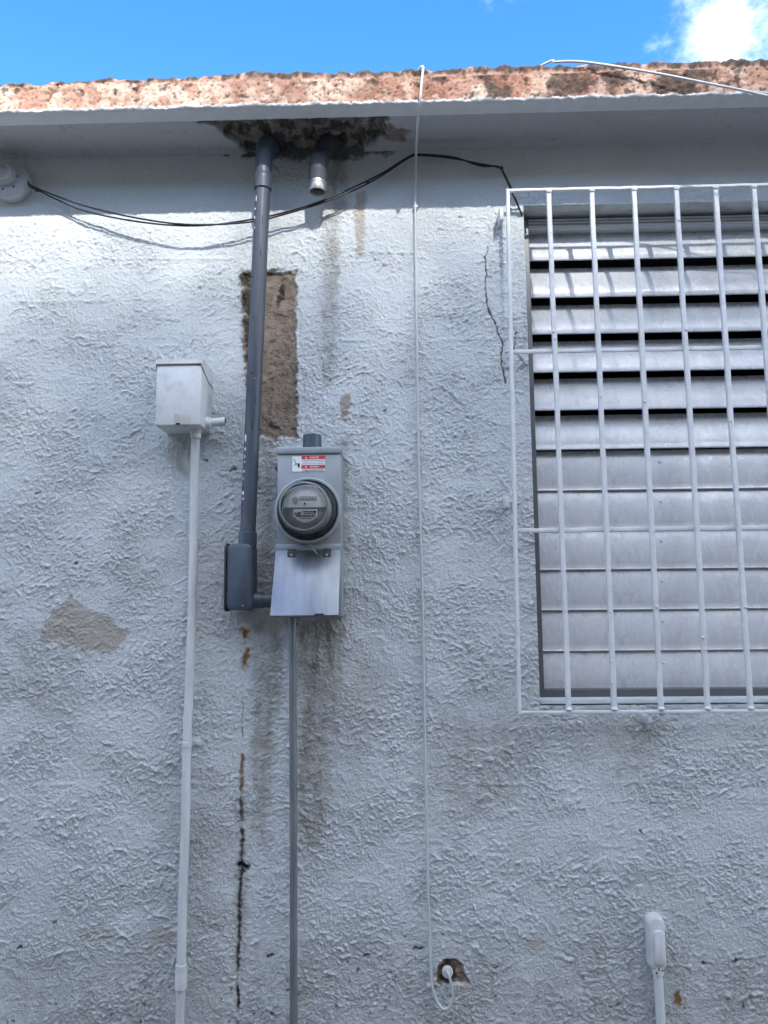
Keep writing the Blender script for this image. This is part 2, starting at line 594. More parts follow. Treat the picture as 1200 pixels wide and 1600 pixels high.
A = {k: np.zeros_like(X) for k in ('grime_shade', 'beige', 'brown', 'rust', 'mould_shade', 'crack')}
def paint(key, pts, soft=.004, amt=1.0, wob_k=1.0, grow=0.0):
    def fn(x, z):
        k = 1.0 if key != 'grime_shade' else np.clip(.85 + .55 * fbm(x * 4, z * .5, .10, 4, 97) + .5 * fbm(x, z, .03, 3, 98), 0, 1.3)
        w = (fbm(x, z, .035, 3, 51) * .012 + fbm(x, z, .012, 2, 53) * .006) * wob_k
        return k * amt * (1 - sst(-soft, soft, poly_sd(x, z, pts) + w - grow))
    A[key] = np.maximum(A[key], local(X, Z, pts, fn, .08 + soft))
def stroke(key, pts, width, amt=1.0, soft=None, jag=.004, dens=None):
    soft = soft or width * .6
    def fn(x, z):
        w = fbm(x, z, .03, 3, 57) * jag
        w3 = fbm(x, z, .012, 3, 58) * min(width, .012) * 1.1
        v = amt * (1 - sst(width - soft, width + soft, line_d(x + w, z + w * .5, pts) + w3))
        if dens is not None:
            v = v * sst(dens - .25, dens + .25, fbm(x, z, .05, 3, 63))
        return v
    m = local(X, Z, pts, fn, .05 + width * 2)
    A[key] = np.maximum(A[key], m)
    return m

# exposed mortar patch behind the riser
PATCH = [(-0.4706, 2.5451), (-0.3100, 2.5478), (-0.3075, 2.3977), (-0.3029, 2.2012), (-0.3004, 2.0393), (-0.4285, 2.0412), (-0.4568, 2.2038), (-0.4668, 2.4008)]
paint('brown', PATCH, .003, 1.0, 1.4)
A['mould_shade'] = np.maximum(A['mould_shade'],   .45 * A['brown'] * sst(.22, .42, fbm(X, Z, .018, 4, 93, .65)))
pm = local(X, Z, PATCH, lambda x, z: 1 - sst(-.008, .004, poly_sd(x, z, PATCH) + (fbm(x, z, .035, 3, 51) * .012)), .08)
lip = local(X, Z, PATCH, lambda x, z: np.exp(-((poly_sd(x, z, PATCH) + fbm(x, z, .035, 3, 51) * .012 - .004) / .0045) ** 2), .08)
H = H * (1 - .25 * pm) - .0065 * pm + .0025 * lip
stroke('mould_shade', [(-0.4724, 2.5371), (-0.4299, 2.5483), (-0.3525, 2.5507), (-0.3100, 2.5417)], .010, .95, dens=-.10)
stroke('mould_shade', [(-0.4609, 2.5449), (-0.4553, 2.4005), (-0.4463, 2.2818), (-0.4316, 2.1548)], .015, 1.0, dens=-.22)
stroke('mould_shade', [(-0.4569, 2.5367), (-0.3100, 2.5377)], .016, .8, dens=.02)
paint('grime_shade', [(-0.4686, 2.5410), (-0.3061, 2.5417), (-0.3016, 2.3580), (-0.4625, 2.3610)], .02, 0.54, 2.0)
stroke('mould_shade', [(-0.4386, 2.4600), (-0.4591, 2.4006), (-0.3902, 2.4271), (-0.3421, 2.4103), (-0.3018, 2.4016)], .004, .8, dens=0.0)
stroke('mould_shade', [(-0.3503, 2.5064), (-0.3540, 2.4824), (-0.3636, 2.4665), (-0.3577, 2.4504)], .006, 1.0, soft=.003, jag=.008)
stroke('mould_shade', [(-0.3873, 2.0828), (-0.3646, 2.0709)], .006, .9, jag=.006)
H -= .006 * stroke('mould_shade', [(-0.3560, 2.4944), (-0.3520, 2.4663)], .005, 1.0)
# beige places where the top coat is gone
paint('beige', [(-0.9525, 1.5837), (-0.7768, 1.4802), (-0.8356, 1.4195), (-1.0401, 1.4609), (-1.0241, 1.5187)], .003, .85)
paint('beige', [(-0.6982, 0.6821), (-0.6386, 0.6871), (-0.6410, 0.6426), (-0.7179, 0.6328)], .004, .6)
paint('beige', [(-0.9026, 0.6789), (-0.7967, 0.6788), (-0.8030, 0.6558), (-0.8945, 0.6524)], .008, .4)
paint('beige', [(0.3252, 0.6576), (0.3682, 0.6608), (0.3704, 0.6251), (0.3188, 0.6170)], .006, .5)
paint('beige', [(0.4962, 0.6495), (0.5305, 0.6527), (0.5201, 0.6090), (0.4897, 0.6171)], .008, .4)
paint('beige', [(-0.1274, 2.7989), (-0.0962, 2.8023), (-0.1006, 2.7365), (-0.1035, 2.5939), (-0.1228, 2.5903), (-0.1337, 2.7167)], .006, .85, .6)
paint('beige', [(-0.1761, 2.1642), (-0.1478, 2.1676), (-0.1499, 2.1213), (-0.1614, 2.0830), (-0.1782, 2.0929)], .003, .8)
paint('brown', [(-0.1705, 2.1563), (-0.1516, 2.1599), (-0.1536, 2.1290), (-0.1650, 2.1023), (-0.1744, 2.1217)], .003, .6)
stroke('rust', [(-0.0866, 2.5371), (-0.0787, 2.5530), (-0.0634, 2.5447), (-0.0479, 2.5604), (-0.0055, 2.5676)], .0025, .7, jag=.01, dens=.02)
# rust and mould seam running down below the conduit body
stroke('rust', [(-0.4500, 1.4827), (-0.4458, 1.4377), (-0.4506, 1.3806)], .0090, 1.0, soft=.005, jag=.006, dens=-.45)
seam = [(-0.4524, 1.3753), (-0.4544, 1.2428), (-0.4546, 1.1208), (-0.4567, 1.0006), (-0.4523, 0.9325), (-0.4512, 0.8482), (-0.4555, 0.7648), (-0.4561, 0.6821), (-0.4586, 0.6002), (-0.4556, 0.5029), (-0.4580, 0.4227)]
stroke('rust', [(-0.4531, 1.1381), (-0.4559, 1.0777), (-0.4555, 1.0485)], .0055, .9, soft=.004, jag=.004, dens=-.35)
sm = stroke('mould_shade', [(-0.4550, 1.0091), (-0.4523, 0.9325)], .006, .8, dens=-.1)
sm = np.maximum(sm, stroke('mould_shade', [(-0.4523, 0.9325), (-0.4512, 0.8449), (-0.4555, 0.7648), (-0.4561, 0.6821), (-0.4583, 0.5839)], .0050, .95, soft=.0045, jag=.005, dens=-.40))
paint('grime_shade', [(-0.4678, 1.0348), (-0.4357, 1.0347), (-0.4361, 0.7648), (-0.4373, 0.5677), (-0.4686, 0.5676), (-0.4678, 0.7648)], .012, .45, 1.5)
sm = np.maximum(sm, stroke('mould_shade', [(-0.4583, 0.5839), (-0.4556, 0.5029), (-0.4579, 0.4195)], .004, 1.0, dens=-.02))
cm = stroke('crack', seam, .0014, .6, jag=.004, dens=-.20)
H -= .005 * np.maximum(sm, cm)
hl = stroke('crack', [(-0.4547, 0.8449), (-0.4405, 0.8398)], .009, 1.0, jag=.004)
H -= .012 * hl
# cracks
for pts, w in (([(0.2574, 2.5821), (0.2622, 2.5459), (0.2568, 2.4820), (0.2610, 2.4263), (0.2826, 2.3824), (0.2910, 2.3429), (0.3032, 2.3074), (0.2996, 2.2490), (0.3074, 2.1908)], .0018),
               ([(0.3439, 2.3459), (0.3367, 2.2951), (0.3509, 2.2676), (0.3634, 2.2479), (0.3745, 2.2438)], .0012),
               ([(0.2679, 2.6162), (0.2634, 2.5941), (0.2574, 2.5801)], .0009)):
    c = stroke('crack', pts, w, 1.0, soft=.0016, jag=.006)
    H -= .004 * c
for pts, dn in (([(-0.7369, 2.4060), (-0.6401, 2.3981), (-0.5438, 2.4022), (-0.4573, 2.4065)], .05), ([(-0.3037, 2.4095), (-0.2366, 2.4003), (-0.1601, 2.4147), (-0.0933, 2.3976), (-0.0076, 2.3919), (0.0495, 2.3968)], -.02), ([(0.0495, 2.3968), (0.1444, 2.3890), (0.2585, 2.4026)], .06),
                ([(0.5548, 1.0053), (0.6595, 1.0100), (0.7978, 0.9993), (0.9882, 1.0020)], .05)):
    c = stroke('crack', pts, .0011, .55, soft=.0014, jag=.012, dens=dn)
    H -= .003 * c
# darker strips, a painted junction box shadow and run-off grime
paint('grime_shade', [(-0.2270, 2.7394), (-0.1783, 2.7382), (-0.1827, 2.5552), (-0.1908, 2.3559), (-0.1987, 2.1994), (-0.2252, 2.1999), (-0.2290, 2.4959)], .016, 0.57, 1.5)
paint('grime_shade', [(-0.1974, 2.9254), (-0.1483, 2.9242), (-0.1589, 2.7378), (-0.2212, 2.7187), (-0.2132, 2.8423)], .016, 0.54, 1.5)
paint('grime_shade', [(-0.2985, 1.5119), (-0.1745, 1.5108), (-0.1823, 1.3113), (-0.2007, 1.1023), (-0.2275, 0.8813), (-0.2892, 0.8983), (-0.3042, 1.1028), (-0.3014, 1.3121)], .030, 0.68, 2.0)
paint('grime_shade', [(-0.4340, 1.5186), (-0.3369, 1.5123), (-0.3448, 1.3124), (-0.3703, 1.1031), (-0.3774, 0.8817), (-0.4204, 0.9324), (-0.4303, 1.1902)], .020, 0.61, 2.0)
paint('grime_shade', [(-0.4152, 2.0295), (-0.3643, 2.0288), (-0.3608, 1.5270), (-0.4157, 1.5275)], .020, 0.49, 2.0)
paint('grime_shade', [(0.1041, 1.2567), (0.3528, 1.2376), (0.3670, 1.1339), (0.2924, 0.9978), (0.1162, 0.9646), (0.0835, 1.1010)], .07, 0.41, 3.0)
paint('grime_shade', [(0.5298, 1.2365), (0.7061, 1.2354), (0.6614, 1.0472), (0.5567, 1.0476)], .04, 0.34, 3.0)
paint('grime_shade', [(-0.6929, 2.0337), (-0.6134, 2.0325), (-0.6190, 1.9373), (-0.6835, 1.9572)], .02, 0.51, 2.0)  # soft shadow under the junction box, painted onto the wall
paint('grime_shade', [(-0.1990, 2.0263), (-0.1465, 2.0369), (-0.1531, 1.8183), (-0.1489, 1.5250), (-0.1635, 1.5071)], .015, 0.47, 2.0)  # darker strip along the right of the meter box
paint('grime_shade', [(-1.1127, 0.6326), (0.9627, 0.6334), (0.9387, 0.2862), (-1.0946, 0.2774)], .10, 0.30, 3.0)
A['grime_shade'] = np.maximum(A['grime_shade'], .30 * sst(.05, .55, fbm(X, Z, .35, 4, 71)) * sst(2.3, 1.2, Z))
# black pits low on the wall, and a few others
pts = [(-0.1670, 0.6004), (-0.1584, 0.5956), (-0.1064, 0.6167), (-0.0086, 0.6951), (-0.0039, 0.6608), (0.0251, 0.6331), (0.0930, 0.6657), (0.2285, 0.5765), (0.4978, 0.4856), (0.8761, 0.6012), (0.7876, 0.5931), (-0.0464, 0.5681), (0.0372, 0.6331), (-0.2742, 0.5113), (-0.2880, 0.5226), (-0.1325, 0.5761), (-0.3751, 0.6084), (-0.5707, 1.9746), (-0.3600, 1.9488), (0.6381, 0.9294), (-0.9413, 1.6793), (-0.4894, 1.9450), (-1.0629, 1.8866), (-0.7826, 0.7902), (-1.0596, 0.6326), (-0.9653, 0.6987), (0.1933, 2.7133), (-0.0390, 2.1195)]
pr = RNG.uniform(.0018, .0045, len(pts))
for (px, pz), rr in zip(pts, pr):
    c = stroke('mould_shade', [(px - rr, pz + RNG.uniform(-1, 1) * rr), (px + rr * .3, pz), (px + rr, pz + RNG.uniform(-1, 1) * rr)], rr * .8, .95, soft=rr * .8, jag=.016)
    H -= .004 * c
pits = sst(.52, .60, fbm(X, Z, .022, 3, 81)) * sst(.62, .50, Z) * .8
A['mould_shade'] = np.maximum(A['mould_shade'], pits)
# hole with chipped render round the cable entry
CH = [(0.0812, 0.5844), (0.0952, 0.6006), (0.1228, 0.6039), (0.1466, 0.5926), (0.1627, 0.5458), (0.1078, 0.5393), (0.0787, 0.5457), (0.0757, 0.5683)]
paint('brown', CH, .002, 1.0, .6)
paint('mould_shade', [(0.0897, 0.5844), (0.1089, 0.5974), (0.1293, 0.5877), (0.1355, 0.5554), (0.1077, 0.5361), (0.0874, 0.5521)], .004, .95, .8)
H -= .009 * local(X, Z, CH, lambda x, z: 1 - sst(-.004, .002, poly_sd(x, z, CH) + fbm(x, z, .03, 2, 51) * .006), .06)
paint('rust', [(0.7056, 0.5178), (0.7193, 0.5210), (0.7276, 0.4892), (0.7005, 0.4860)], .003, 1.0, .6)
paint('beige', [(-0.3139, 0.5274), (-0.2707, 0.5274), (-0.2672, 0.5001), (-0.3190, 0.5000)], .006, .6)
# joint with the soffit
jt = sst(2.925, 2.94, Z + wob * .6)
A['grime_shade'] = np.maximum(A['grime_shade'], .5 * jt * sst(-.1, .3, wob2))
stroke('mould_shade', [(-0.5327, 2.9338), (-0.3943, 2.9240), (-0.2958, 2.9279)], .010, .9, dens=-.05)
stroke('mould_shade', [(-0.3842, 2.8924), (-0.3664, 2.8836)], .007, .8, dens=-.1)
paint('mould_shade', [(-0.4738, 2.9639), (0.0383, 2.9571), (-0.0406, 2.9173), (-0.1975, 2.9045), (-0.3548, 2.9126), (-0.4635, 2.9321)], .010, .8, 2.0)
stroke('mould_shade', [(-1.0902, 2.9415), (-0.6319, 2.9405)], .003, .55, dens=.12)
stroke('mould_shade', [(0.0771, 2.9352), (0.3502, 2.9367), (1.1229, 2.9461)], .003, .5, dens=.14)

verts = np.stack([X, -H, Z], -1).reshape(-1, 3)
xm = (X[:-1, :-1] + X[1:, 1:]) / 2
zm = (Z[:-1, :-1] + Z[1:, 1:]) / 2
keep = ~((xm > WX0) & (xm < WX1) & (zm > WZ0) & (zm < WZ1))
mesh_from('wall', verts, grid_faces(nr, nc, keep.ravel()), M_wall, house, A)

# reveals of the window opening, rough at the lip
def reveal(name, idx_pts, inward, depth=.135, n=34):
    P0 = np.array(idx_pts)
    s = np.linspace(0, 1, n) ** 1.3 * depth
    V = []
    for k, sk in enumerate(s):
        q = P0.copy()
        u = P0[:, 0] + P0[:, 2]
        rough = (gn(u / .02, np.full_like(u, sk / .02), 3) * .005 + gn(u / .009, np.full_like(u, sk / .009), 8) * .0022) * min(1, sk / .006) * math.exp(-sk / .035)
        q[:, 1] = P0[:, 1] * math.exp(-sk / .01) + sk
        q[:, 0] += inward[0] * (rough - .003 * min(1, sk / .01))
        q[:, 2] += inward[1] * (rough - .003 * min(1, sk / .01))
        V.append(q)
    V = np.array(V)
    f = grid_faces(n, len(P0))
    z0 = np.zeros(V.shape[0] * V.shape[1])
    at = {k: z0 for k in A}
    at['grime_shade'] = (sst(.0, .5, fbm(V[..., 0] + V[..., 2] * 1.3, V[..., 1], .08, 3, 91)) * .35).ravel()
    mesh_from(name, V.reshape(-1, 3), f, M_wall, house, at)
i0, i1 = np.argmin(np.abs(xs - WX0)), np.argmin(np.abs(xs - WX1))
j0, j1 = np.argmin(np.abs(zs - WZ0)), np.argmin(np.abs(zs - WZ1))
G = verts.reshape(nr, nc, 3)
reveal('lintel_reveal', G[j1, i0:i1 + 1], (0, -1))
reveal('sill_reveal', G[j0, i0:i1 + 1], (0, 1))
reveal('jamb_reveal', G[j0:j1 + 1, i0], (1, 0))
reveal('jamb_reveal', G[j0:j1 + 1, i1], (-1, 0))

# room behind the louvres
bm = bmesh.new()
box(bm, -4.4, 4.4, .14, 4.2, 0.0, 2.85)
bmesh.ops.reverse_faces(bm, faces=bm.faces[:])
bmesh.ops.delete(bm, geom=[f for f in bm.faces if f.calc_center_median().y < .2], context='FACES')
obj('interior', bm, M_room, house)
# inner leaf of the wall, open at the window
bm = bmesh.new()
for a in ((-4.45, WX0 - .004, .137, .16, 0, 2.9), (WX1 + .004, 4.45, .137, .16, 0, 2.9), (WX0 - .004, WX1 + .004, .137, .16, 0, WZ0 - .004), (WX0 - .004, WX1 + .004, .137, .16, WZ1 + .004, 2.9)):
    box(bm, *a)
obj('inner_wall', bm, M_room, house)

# soffit
sx = np.arange(-2.6, 2.6, .0042)
sy = np.linspace(.03, -.190, 56)
SX, SY = np.meshgrid(sx, sy)
HOLE = [(-0.6020, -0.1628, 2.9400), (-0.3652, -0.1681, 2.9400), (-0.1092, -0.1668, 2.9400), (-0.0256, -0.1520, 2.9400), (-0.0391, -0.0523, 2.9400), (-0.1196, 0.0131, 2.9400), (-0.2786, 0.0202, 2.9400), (-0.3983, 0.0222, 2.9400), (-0.4550, 0.0063, 2.9400), (-0.4907, -0.0479, 2.9400), (-0.5242, -0.1180, 2.9400)]
HOLE = [(p[0], p[1]) for p in HOLE]
w = fbm(SX, SY, .05, 4, 5) * .035
sd = poly_sd(SX, SY, HOLE)
w = w + fbm(SX, SY, .018, 3, 8) * .014
hole = 1 - sst(-.0035, .0020, sd + w * .5)
P2 = [(-0.0298, -0.1286, 2.9400), (0.0373, -0.0806, 2.9400), (0.0223, -0.0274, 2.9400), (-0.0394, -0.0363, 2.9400)]
p2 = 1 - sst(-.006, .004, poly_sd(SX, SY, [(p[0], p[1]) for p in P2]) + w * .5)
zz = ZJ + .0025 * fbm(SX, SY, .12, 3, 2) + .0012 * gn(SX / .012, SY / .012, 6) + hole * (.014 + .030 * np.abs(fbm(SX, SY, .07, 4, 9, .6)) - .012 * sst(.1, .5, gn(SX / .02, SY / .02, 13))) + .004 * p2
zz -= .010 * np.exp(-((SY - .0) / .010) ** 2)          # cove at the wall
edge = np.exp(-(np.minimum(np.abs(sd + w * .5), .1) / .006) ** 2)
SA = {'grime_shade': np.clip(.22 * sst(.1, .6, fbm(SX, SY, .25, 3, 12)) + .5 * sst(.35, .55, fbm(SX, SY, .03, 3, 22)), 0, 1),
      'brown': np.clip(np.maximum(hole * .9, p2), 0, 1),
      'mould_shade': np.clip(hole * .85 * sst(-.15, .25, fbm(SX, SY, .045, 4, 19, .7)) + sst(-.166, -.178, SY + w * .12) * .75 * sst(-.3, .2, fbm(SX, SY, .05, 3, 23)) + .4 * edge * hole, 0, 1)}  # mould in the hole, plus the lip groove's shadow line painted dark
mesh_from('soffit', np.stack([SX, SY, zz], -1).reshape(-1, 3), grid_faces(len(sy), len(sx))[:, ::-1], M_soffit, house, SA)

# roof edge: drip lip, fascia and the ragged top, one swept skin
fx = np.arange(-2.6, 2.6, .0035)
prof = [(-.176, 2.955), (-.176, 2.945), (-.177, 2.935), (-.178, 2.9255), (-.181, 2.921)]
prof += [(-.181 - .055 * k / 16, 2.9205 - .002 * k / 16) for k in range(1, 17)]
prof += [(-.2385, 2.9195), (-.2405, 2.922)]
prof += [(-.2410 + .004 * k / 28, 2.922 + .086 * k / 28) for k in range(1, 29)]
prof += [(-.234, 3.0125), (-.229, 3.0155), (-.222, 3.017), (-.20, 3.018), (-.17, 3.018), (-.10, 3.018), (0.05, 3.018)]
prof = np.array(prof)
dp = np.gradient(prof, axis=0)
nrm = np.stack([dp[:, 1], -dp[:, 0]], 1)
nrm /= np.linalg.norm(nrm, axis=1)[:, None]
nrm = -nrm if nrm[30, 0] > 0 else nrm
s = np.concatenate([[0], np.cumsum(np.hypot(*np.diff(prof, axis=0).T))])
FX, FS = np.meshgrid(fx, s)
PY = prof[:, 0][:, None] + 0 * FX
PZ = prof[:, 1][:, None] + 0 * FX
front = sst(2.918, 2.926, PZ) * (PY < -.215)
n1 = fbm(FX, FS, .030, 4, 3, .6)
pit = np.clip(fbm(FX * .8 + FS * .6, FS * .8 - FX * .6, .0085, 3, 7) * 2.0 - .55, 0, 1)
disp = front * (.0042 * n1 - .008 * pit + .0035 * fbm(FX, FS, .25, 2, 14)) + (1 - front) * (.0012 * fbm(FX, FS, .03, 3, 18))
top = sst(3.0, 3.012, PZ) * (PY < -.19)
disp = disp + top * (.006 * fbm(FX, FS * 0, .05, 4, 27) + .004 * np.clip(gn(FX / .03, FS / .03, 29) * 2 - .4, 0, 1))
band = fbm(FX, FS * .18, .15, 3, 43) * 1.25 + .25 * fbm(FX, FS, .02, 3, 45)
coat = sst(-.10, .10, fbm(FX, FS * .7, .06, 5, 101, .6) + .30 * band + .10 * sst(-.1, -.6, FX) - .05 * sst(0, .5, FX))
disp = disp + front * .0026 * coat
tilt = .0065 * fbm(FX, FX * 0, 1.3, 2, 33)
hvar = top * (.012 * sst(-.9, -.3, FX) - .004 + .003 * gn(FX / .2, FX * 0, 35))
yy = PY + nrm[:, 0][:, None] * disp
zz = PZ + nrm[:, 1][:, None] * disp + hvar
low = np.exp(-((PZ - 2.921) / .006) ** 2) * (PY < -.22)
yy -= low * .003 * np.clip(gn(FX / .014, FX * 0, 37) + .2, 0, 1)
zz -= low * .004 * np.clip(gn(FX / .017, FX * 0, 39) * 2, 0, 1)
is_front = (PY < -.2375) & (PZ > 2.9215)
band = fbm(FX, FS * .18, .15, 3, 43) * 1.25 + .25 * fbm(FX, FS, .02, 3, 45)
fine = fbm(FX, FS, .03, 4, 47, .6)
white = np.where(is_front, sst(2.9275, 2.9245, PZ + .004 * gn(FX / .012, FX * 0, 49) + .003 * gn(FX / .03, FX * 0, 50)), np.where(PZ < 2.98, 1.0, 0.0))
strong = sst(-.20, .10, FX) * sst(1.0, .85, FX)
right = sst(.30, .50, FX) * sst(1.2, .7, FX)
dark = np.clip(sst(.30, .50, fine + .22 * right + .10 * sst(.4, .9, FX) - .05 + .12 * sst(2.97, 3.01, PZ)) , 0, 1)
blot = sst(.06, .30, fbm(FX, FS, .11, 4, 59) + .22 * right - .12 * sst(.0, -.4, FX))
FA = {'cream': is_front * np.clip(coat * (.35 + .65 * sst(-.25, .30, band + .35 * fine)) * (1 - .45 * right), 0, 1),
      'salmon': is_front * np.clip((1 - coat) * (.35 + .65 * sst(-.2, .25, -band + .30 * fine)) * (.55 + .45 * strong), 0, 1),
      'white': white,
      'mould_shade': np.clip(is_front * (1 - white) * np.maximum(dark * .85, np.maximum(blot * .9 * strong, pit * 1.1)) + sst(2.999, 3.006, PZ + .008 * fbm(FX, FS, .02, 3, 66)) * (PY < -.19) * sst(-.55, -.10, fbm(FX, FS, .035, 3, 67)) * .98
                       + sst(2.922, 2.930, PZ) * (PY > -.19) * (PZ < 3.0) * .9, 0, 1)}  # last term paints the lip's back face dark as the groove's shadow
mesh_from('fascia', np.stack([FX, yy, zz], -1).reshape(-1, 3), grid_faces(len(s), len(fx)), M_fascia, house, FA)
# slab behind
bm = bmesh.new()
box(bm, -4.6, 4.6, .045, 4.6, 2.86, 3.012)
obj('roof', bm, M_roof, house)

# ------------------------------------------------------------------ louvre window, part of the house
YF = .100
bm = bmesh.new()
box(bm, WX0 + .002, WX0 + .024, .055, .132, WZ0 + .004, WZ1 - .012, .002)
box(bm, WX1 - .024, WX1 - .002, .055, .132, WZ0 + .030, WZ1 - .012, .002)
box(bm, WX0 + .0245, WX1 - .0245, .060, .130, WZ0 + .012, WZ0 + .038, .002)
win = obj('louvre_window', bm, M_frame, house)
bm = bmesh.new()
box(bm, WX0 + .0245, WX1 - .0245, .072, .131, WZ1 - .036, WZ1 - .006, .002)
for k in range(3):
    box(bm, WX0 + .0245, WX1 - .0245, .066, .0715, WZ1 - .034 + k * .010, WZ1 - .029 + k * .010, .001)
obj('head_rail', bm, M_head, win)
bm = bmesh.new()
box(bm, WX0 + .004, WX1 - .004, .018, .0595, WZ0 + .001, WZ0 + .016, .004)
obj('sill', bm, M_wall, win)
PITCH, ZB, HALF = .1186, 1.3535, .0615

def slat_mesh(tilt, seed):
    rnd = random.Random(seed)
    nseg = 12
    outer, inner = [], []
    for k in range(nseg + 1):
        v = -HALF + 2 * HALF * k / nseg
        u = v / HALF
        bulge = .0095 * (1 - u * u) + (.0035 if k == 0 else 0.0)       # belly and bottom bead
        outer.append((-bulge - .0016, v))
        inner.append((-bulge * .9 + .0016, v))
    ring = outer + inner[::-1]
    ring[0] = (ring[0][0] - .002, ring[0][1] + .002)
    ct, st = math.cos(tilt), math.sin(tilt)
    bm = bmesh.new()
    nx = 40
    loops = []
    x0, x1 = WX0 + .026, WX1 - .026
    for i in range(nx + 1):
        x = x0 + (x1 - x0) * i / nx
        b = .0008 * math.sin(x * 5 + seed) + rnd.uniform(-.0004, .0004)
        loops.append([(x, YF + (y + b) * ct + z * st, -y * st * 0 + z * ct - (y + b) * -st * -1 * 0) for y, z in ring])
    extrude_loops(bm, loops)
    return bm
for k in range(12):
    tilt = math.radians(22.5 + (-2.5, 1, 0, 2, -1, .5)[k - 6]) if k >= 6 else math.radians(4)
    o = obj('slat', slat_mesh(tilt, k), M_slat, win, smooth=True, angle=40)
    o.location = (0, 0, ZB + PITCH * k)
# rivets on the lower slats, and the operator bar inside
for k in range(6):
    lathe_m = Matrix.Translation((.757 + .004 * k, YF - .0085, ZB + PITCH * k + .022)) @ Matrix.Rotation(math.pi / 2, 4, 'X')
    tmp = bmesh.new()
    lathe(tmp, [(.0045, 0), (.004, .0018), (.002, .0028), (0, .003)], 12, lathe_m)
    obj('rivet', tmp, M_slat, win, smooth=True)
bm = bmesh.new()
box(bm, .755, .772, .158, .166, ZB, 2.68)
obj('operator_bar', bm, M_alu, win)

# ------------------------------------------------------------------ security grille
grille = thing('security_grille', 'white painted steel bar grille bolted over the louvre window', 'window grille')
ZT, ZBm = 2.758, 1.2575
YG = -.060
gx = [(.3235, .3110), (.4435, .4450), (.5687, .5675), (.6919, .6927), (.8147, .8172), (.928, .932), (1.0391, 1.044), (1.158, 1.159), (1.275, 1.276), (1.392, 1.393), (1.51, 1.511), (1.628, 1.629)]
def bar(name, a, b, w, d, parent, bev=.0015, n=14, jitter=.0007, seed=0):
    """square steel bar from a to b, w wide and d deep, a little uneven"""
    rnd = random.Random(seed)
    a, b = Vector(a), Vector(b)
    t = (b - a).normalized()
    dirn = Vector((0, 1, 0))
    sd_ = t.cross(dirn).normalized()
    bm = bmesh.new()
    loops = []
    for i in range(n + 1):
        c = a.lerp(b, i / n) + sd_ * rnd.uniform(-jitter, jitter) + dirn * rnd.uniform(-jitter, jitter)
        k = 1 + rnd.uniform(-.04, .05)
        loops.append([c + sd_ * (x * k) + dirn * (y * k) for x, y in rrect(w, d, bev * 1.2, 2)])
    extrude_loops(bm, loops)
    return obj(name, bm, M_grille, parent, smooth=True, angle=35)
for i, (xt, xb) in enumerate(gx):
    if i in (0, len(gx) - 1):
        bar('frame_bar', (xt, YG, ZT + .004), (xb, YG, ZBm - .004), .0105, .0105, grille, seed=i)
    else:
        b_ = bar('bar', (xt, YG, ZT - .005), (xb, YG, ZBm + .005), .0135, .0120, grille, seed=i)
        # weld blobs and paint lumps
        rnd = random.Random(i * 3 + 1)
        for z in (ZT - .008, ZBm + .008):
            tmp = bmesh.new()
            bmesh.ops.create_icosphere(tmp, subdivisions=2, radius=.0085, matrix=Matrix.Translation(((xt if z > 2 else xb), YG - .004, z)) @ Matrix.Diagonal((1.15, .8, .7, 1)))
            obj('weld', tmp, M_grille, b_, smooth=True)
        for q in range(rnd.randint(2, 5)):
            f = rnd.random()
            tmp = bmesh.new()
            rr = rnd.uniform(.0025, .0048)
            bmesh.ops.create_icosphere(tmp, subdivisions=2, radius=rr, matrix=Matrix.Translation((xt + (xb - xt) * f + rnd.uniform(-.004, .004), YG - .0058, ZT + (ZBm - ZT) * f)))
            obj('paint_lump', tmp, M_grille, b_, smooth=True)
bar('frame_bar', (gx[0][0] - .004, YG, ZT), (gx[-1][0] + .004, YG, ZT), .0085, .010, grille, seed=21, n=40)
bar('frame_bar', (gx[0][1] - .004, YG, ZBm), (gx[-1][1] + .004, YG, ZBm), .0085, .010, grille, seed=22, n=40)
bar('cross_bar', (.320, YG + .0105, 2.2715), (1.628, YG + .0105, 2.2715), .0120, .007, grille, seed=23, n=40)
bar('cross_bar', (.3155, YG + .0105, 1.7535), (1.628, YG + .0105, 1.7535), .0120, .007, grille, seed=24, n=40)
for (x, z, h) in ((0.3046, 2.6949, .024), (0.2969, 1.8383, .020), (0.6617, 1.2382, .012), (1.635, 2.3, .02)):
    bm = bmesh.new()
    box(bm, x - .0065, x + .0065, -.056, .006, z - h, z + h * .6, .003)
    obj('mounting_lug', bm, M_grille, grille, smooth=True, angle=40)

# ------------------------------------------------------------------ electric meter box
MX0, MX1 = -0.3450, -0.1656
MZT, MZD = 1.9872, 1.7165
MZB = 1.5203
YM = -.110
mbx = thing('meter_box', 'grey steel electric meter socket box with warning sticker and lifted aluminium door', 'meter box')
bm = bmesh.new()
box(bm, MX0 + .002, MX1 - .002, YM, .004, MZD - .001, MZT - .004, .003)
obj('socket_cover', bm, M_meterbox, mbx, smooth=True, angle=40)
bm = bmesh.new()
box(bm, MX0 + .002, MX1 - .002, -.085, .004, MZB, MZD - .002, .002)
obj('back_box', bm, M_meterbox, mbx, smooth=True, angle=40)
bm = bmesh.new()
box(bm, MX0 - .001, MX1 + .001, YM - .006, .003, MZT - .018, MZT, .002)
obj('cap', bm, M_meterbox, mbx, smooth=True, angle=40)
bm = bmesh.new()
box(bm, MX0 - .001, MX1 + .001, YM - .004, YM + .03, MZD - .020, MZD + .0015, .002)
obj('hinge_rail', bm, M_meterbox, mbx, smooth=True, angle=40)
hx = -0.2520
bm = bmesh.new()
lathe(bm, [(.020, .045), (.0245, .045), (.0265, .043), (.0270, .004), (.034, .003), (.034, 0), (.020, 0)], 40, Matrix.Translation((hx, -.062, MZT)))
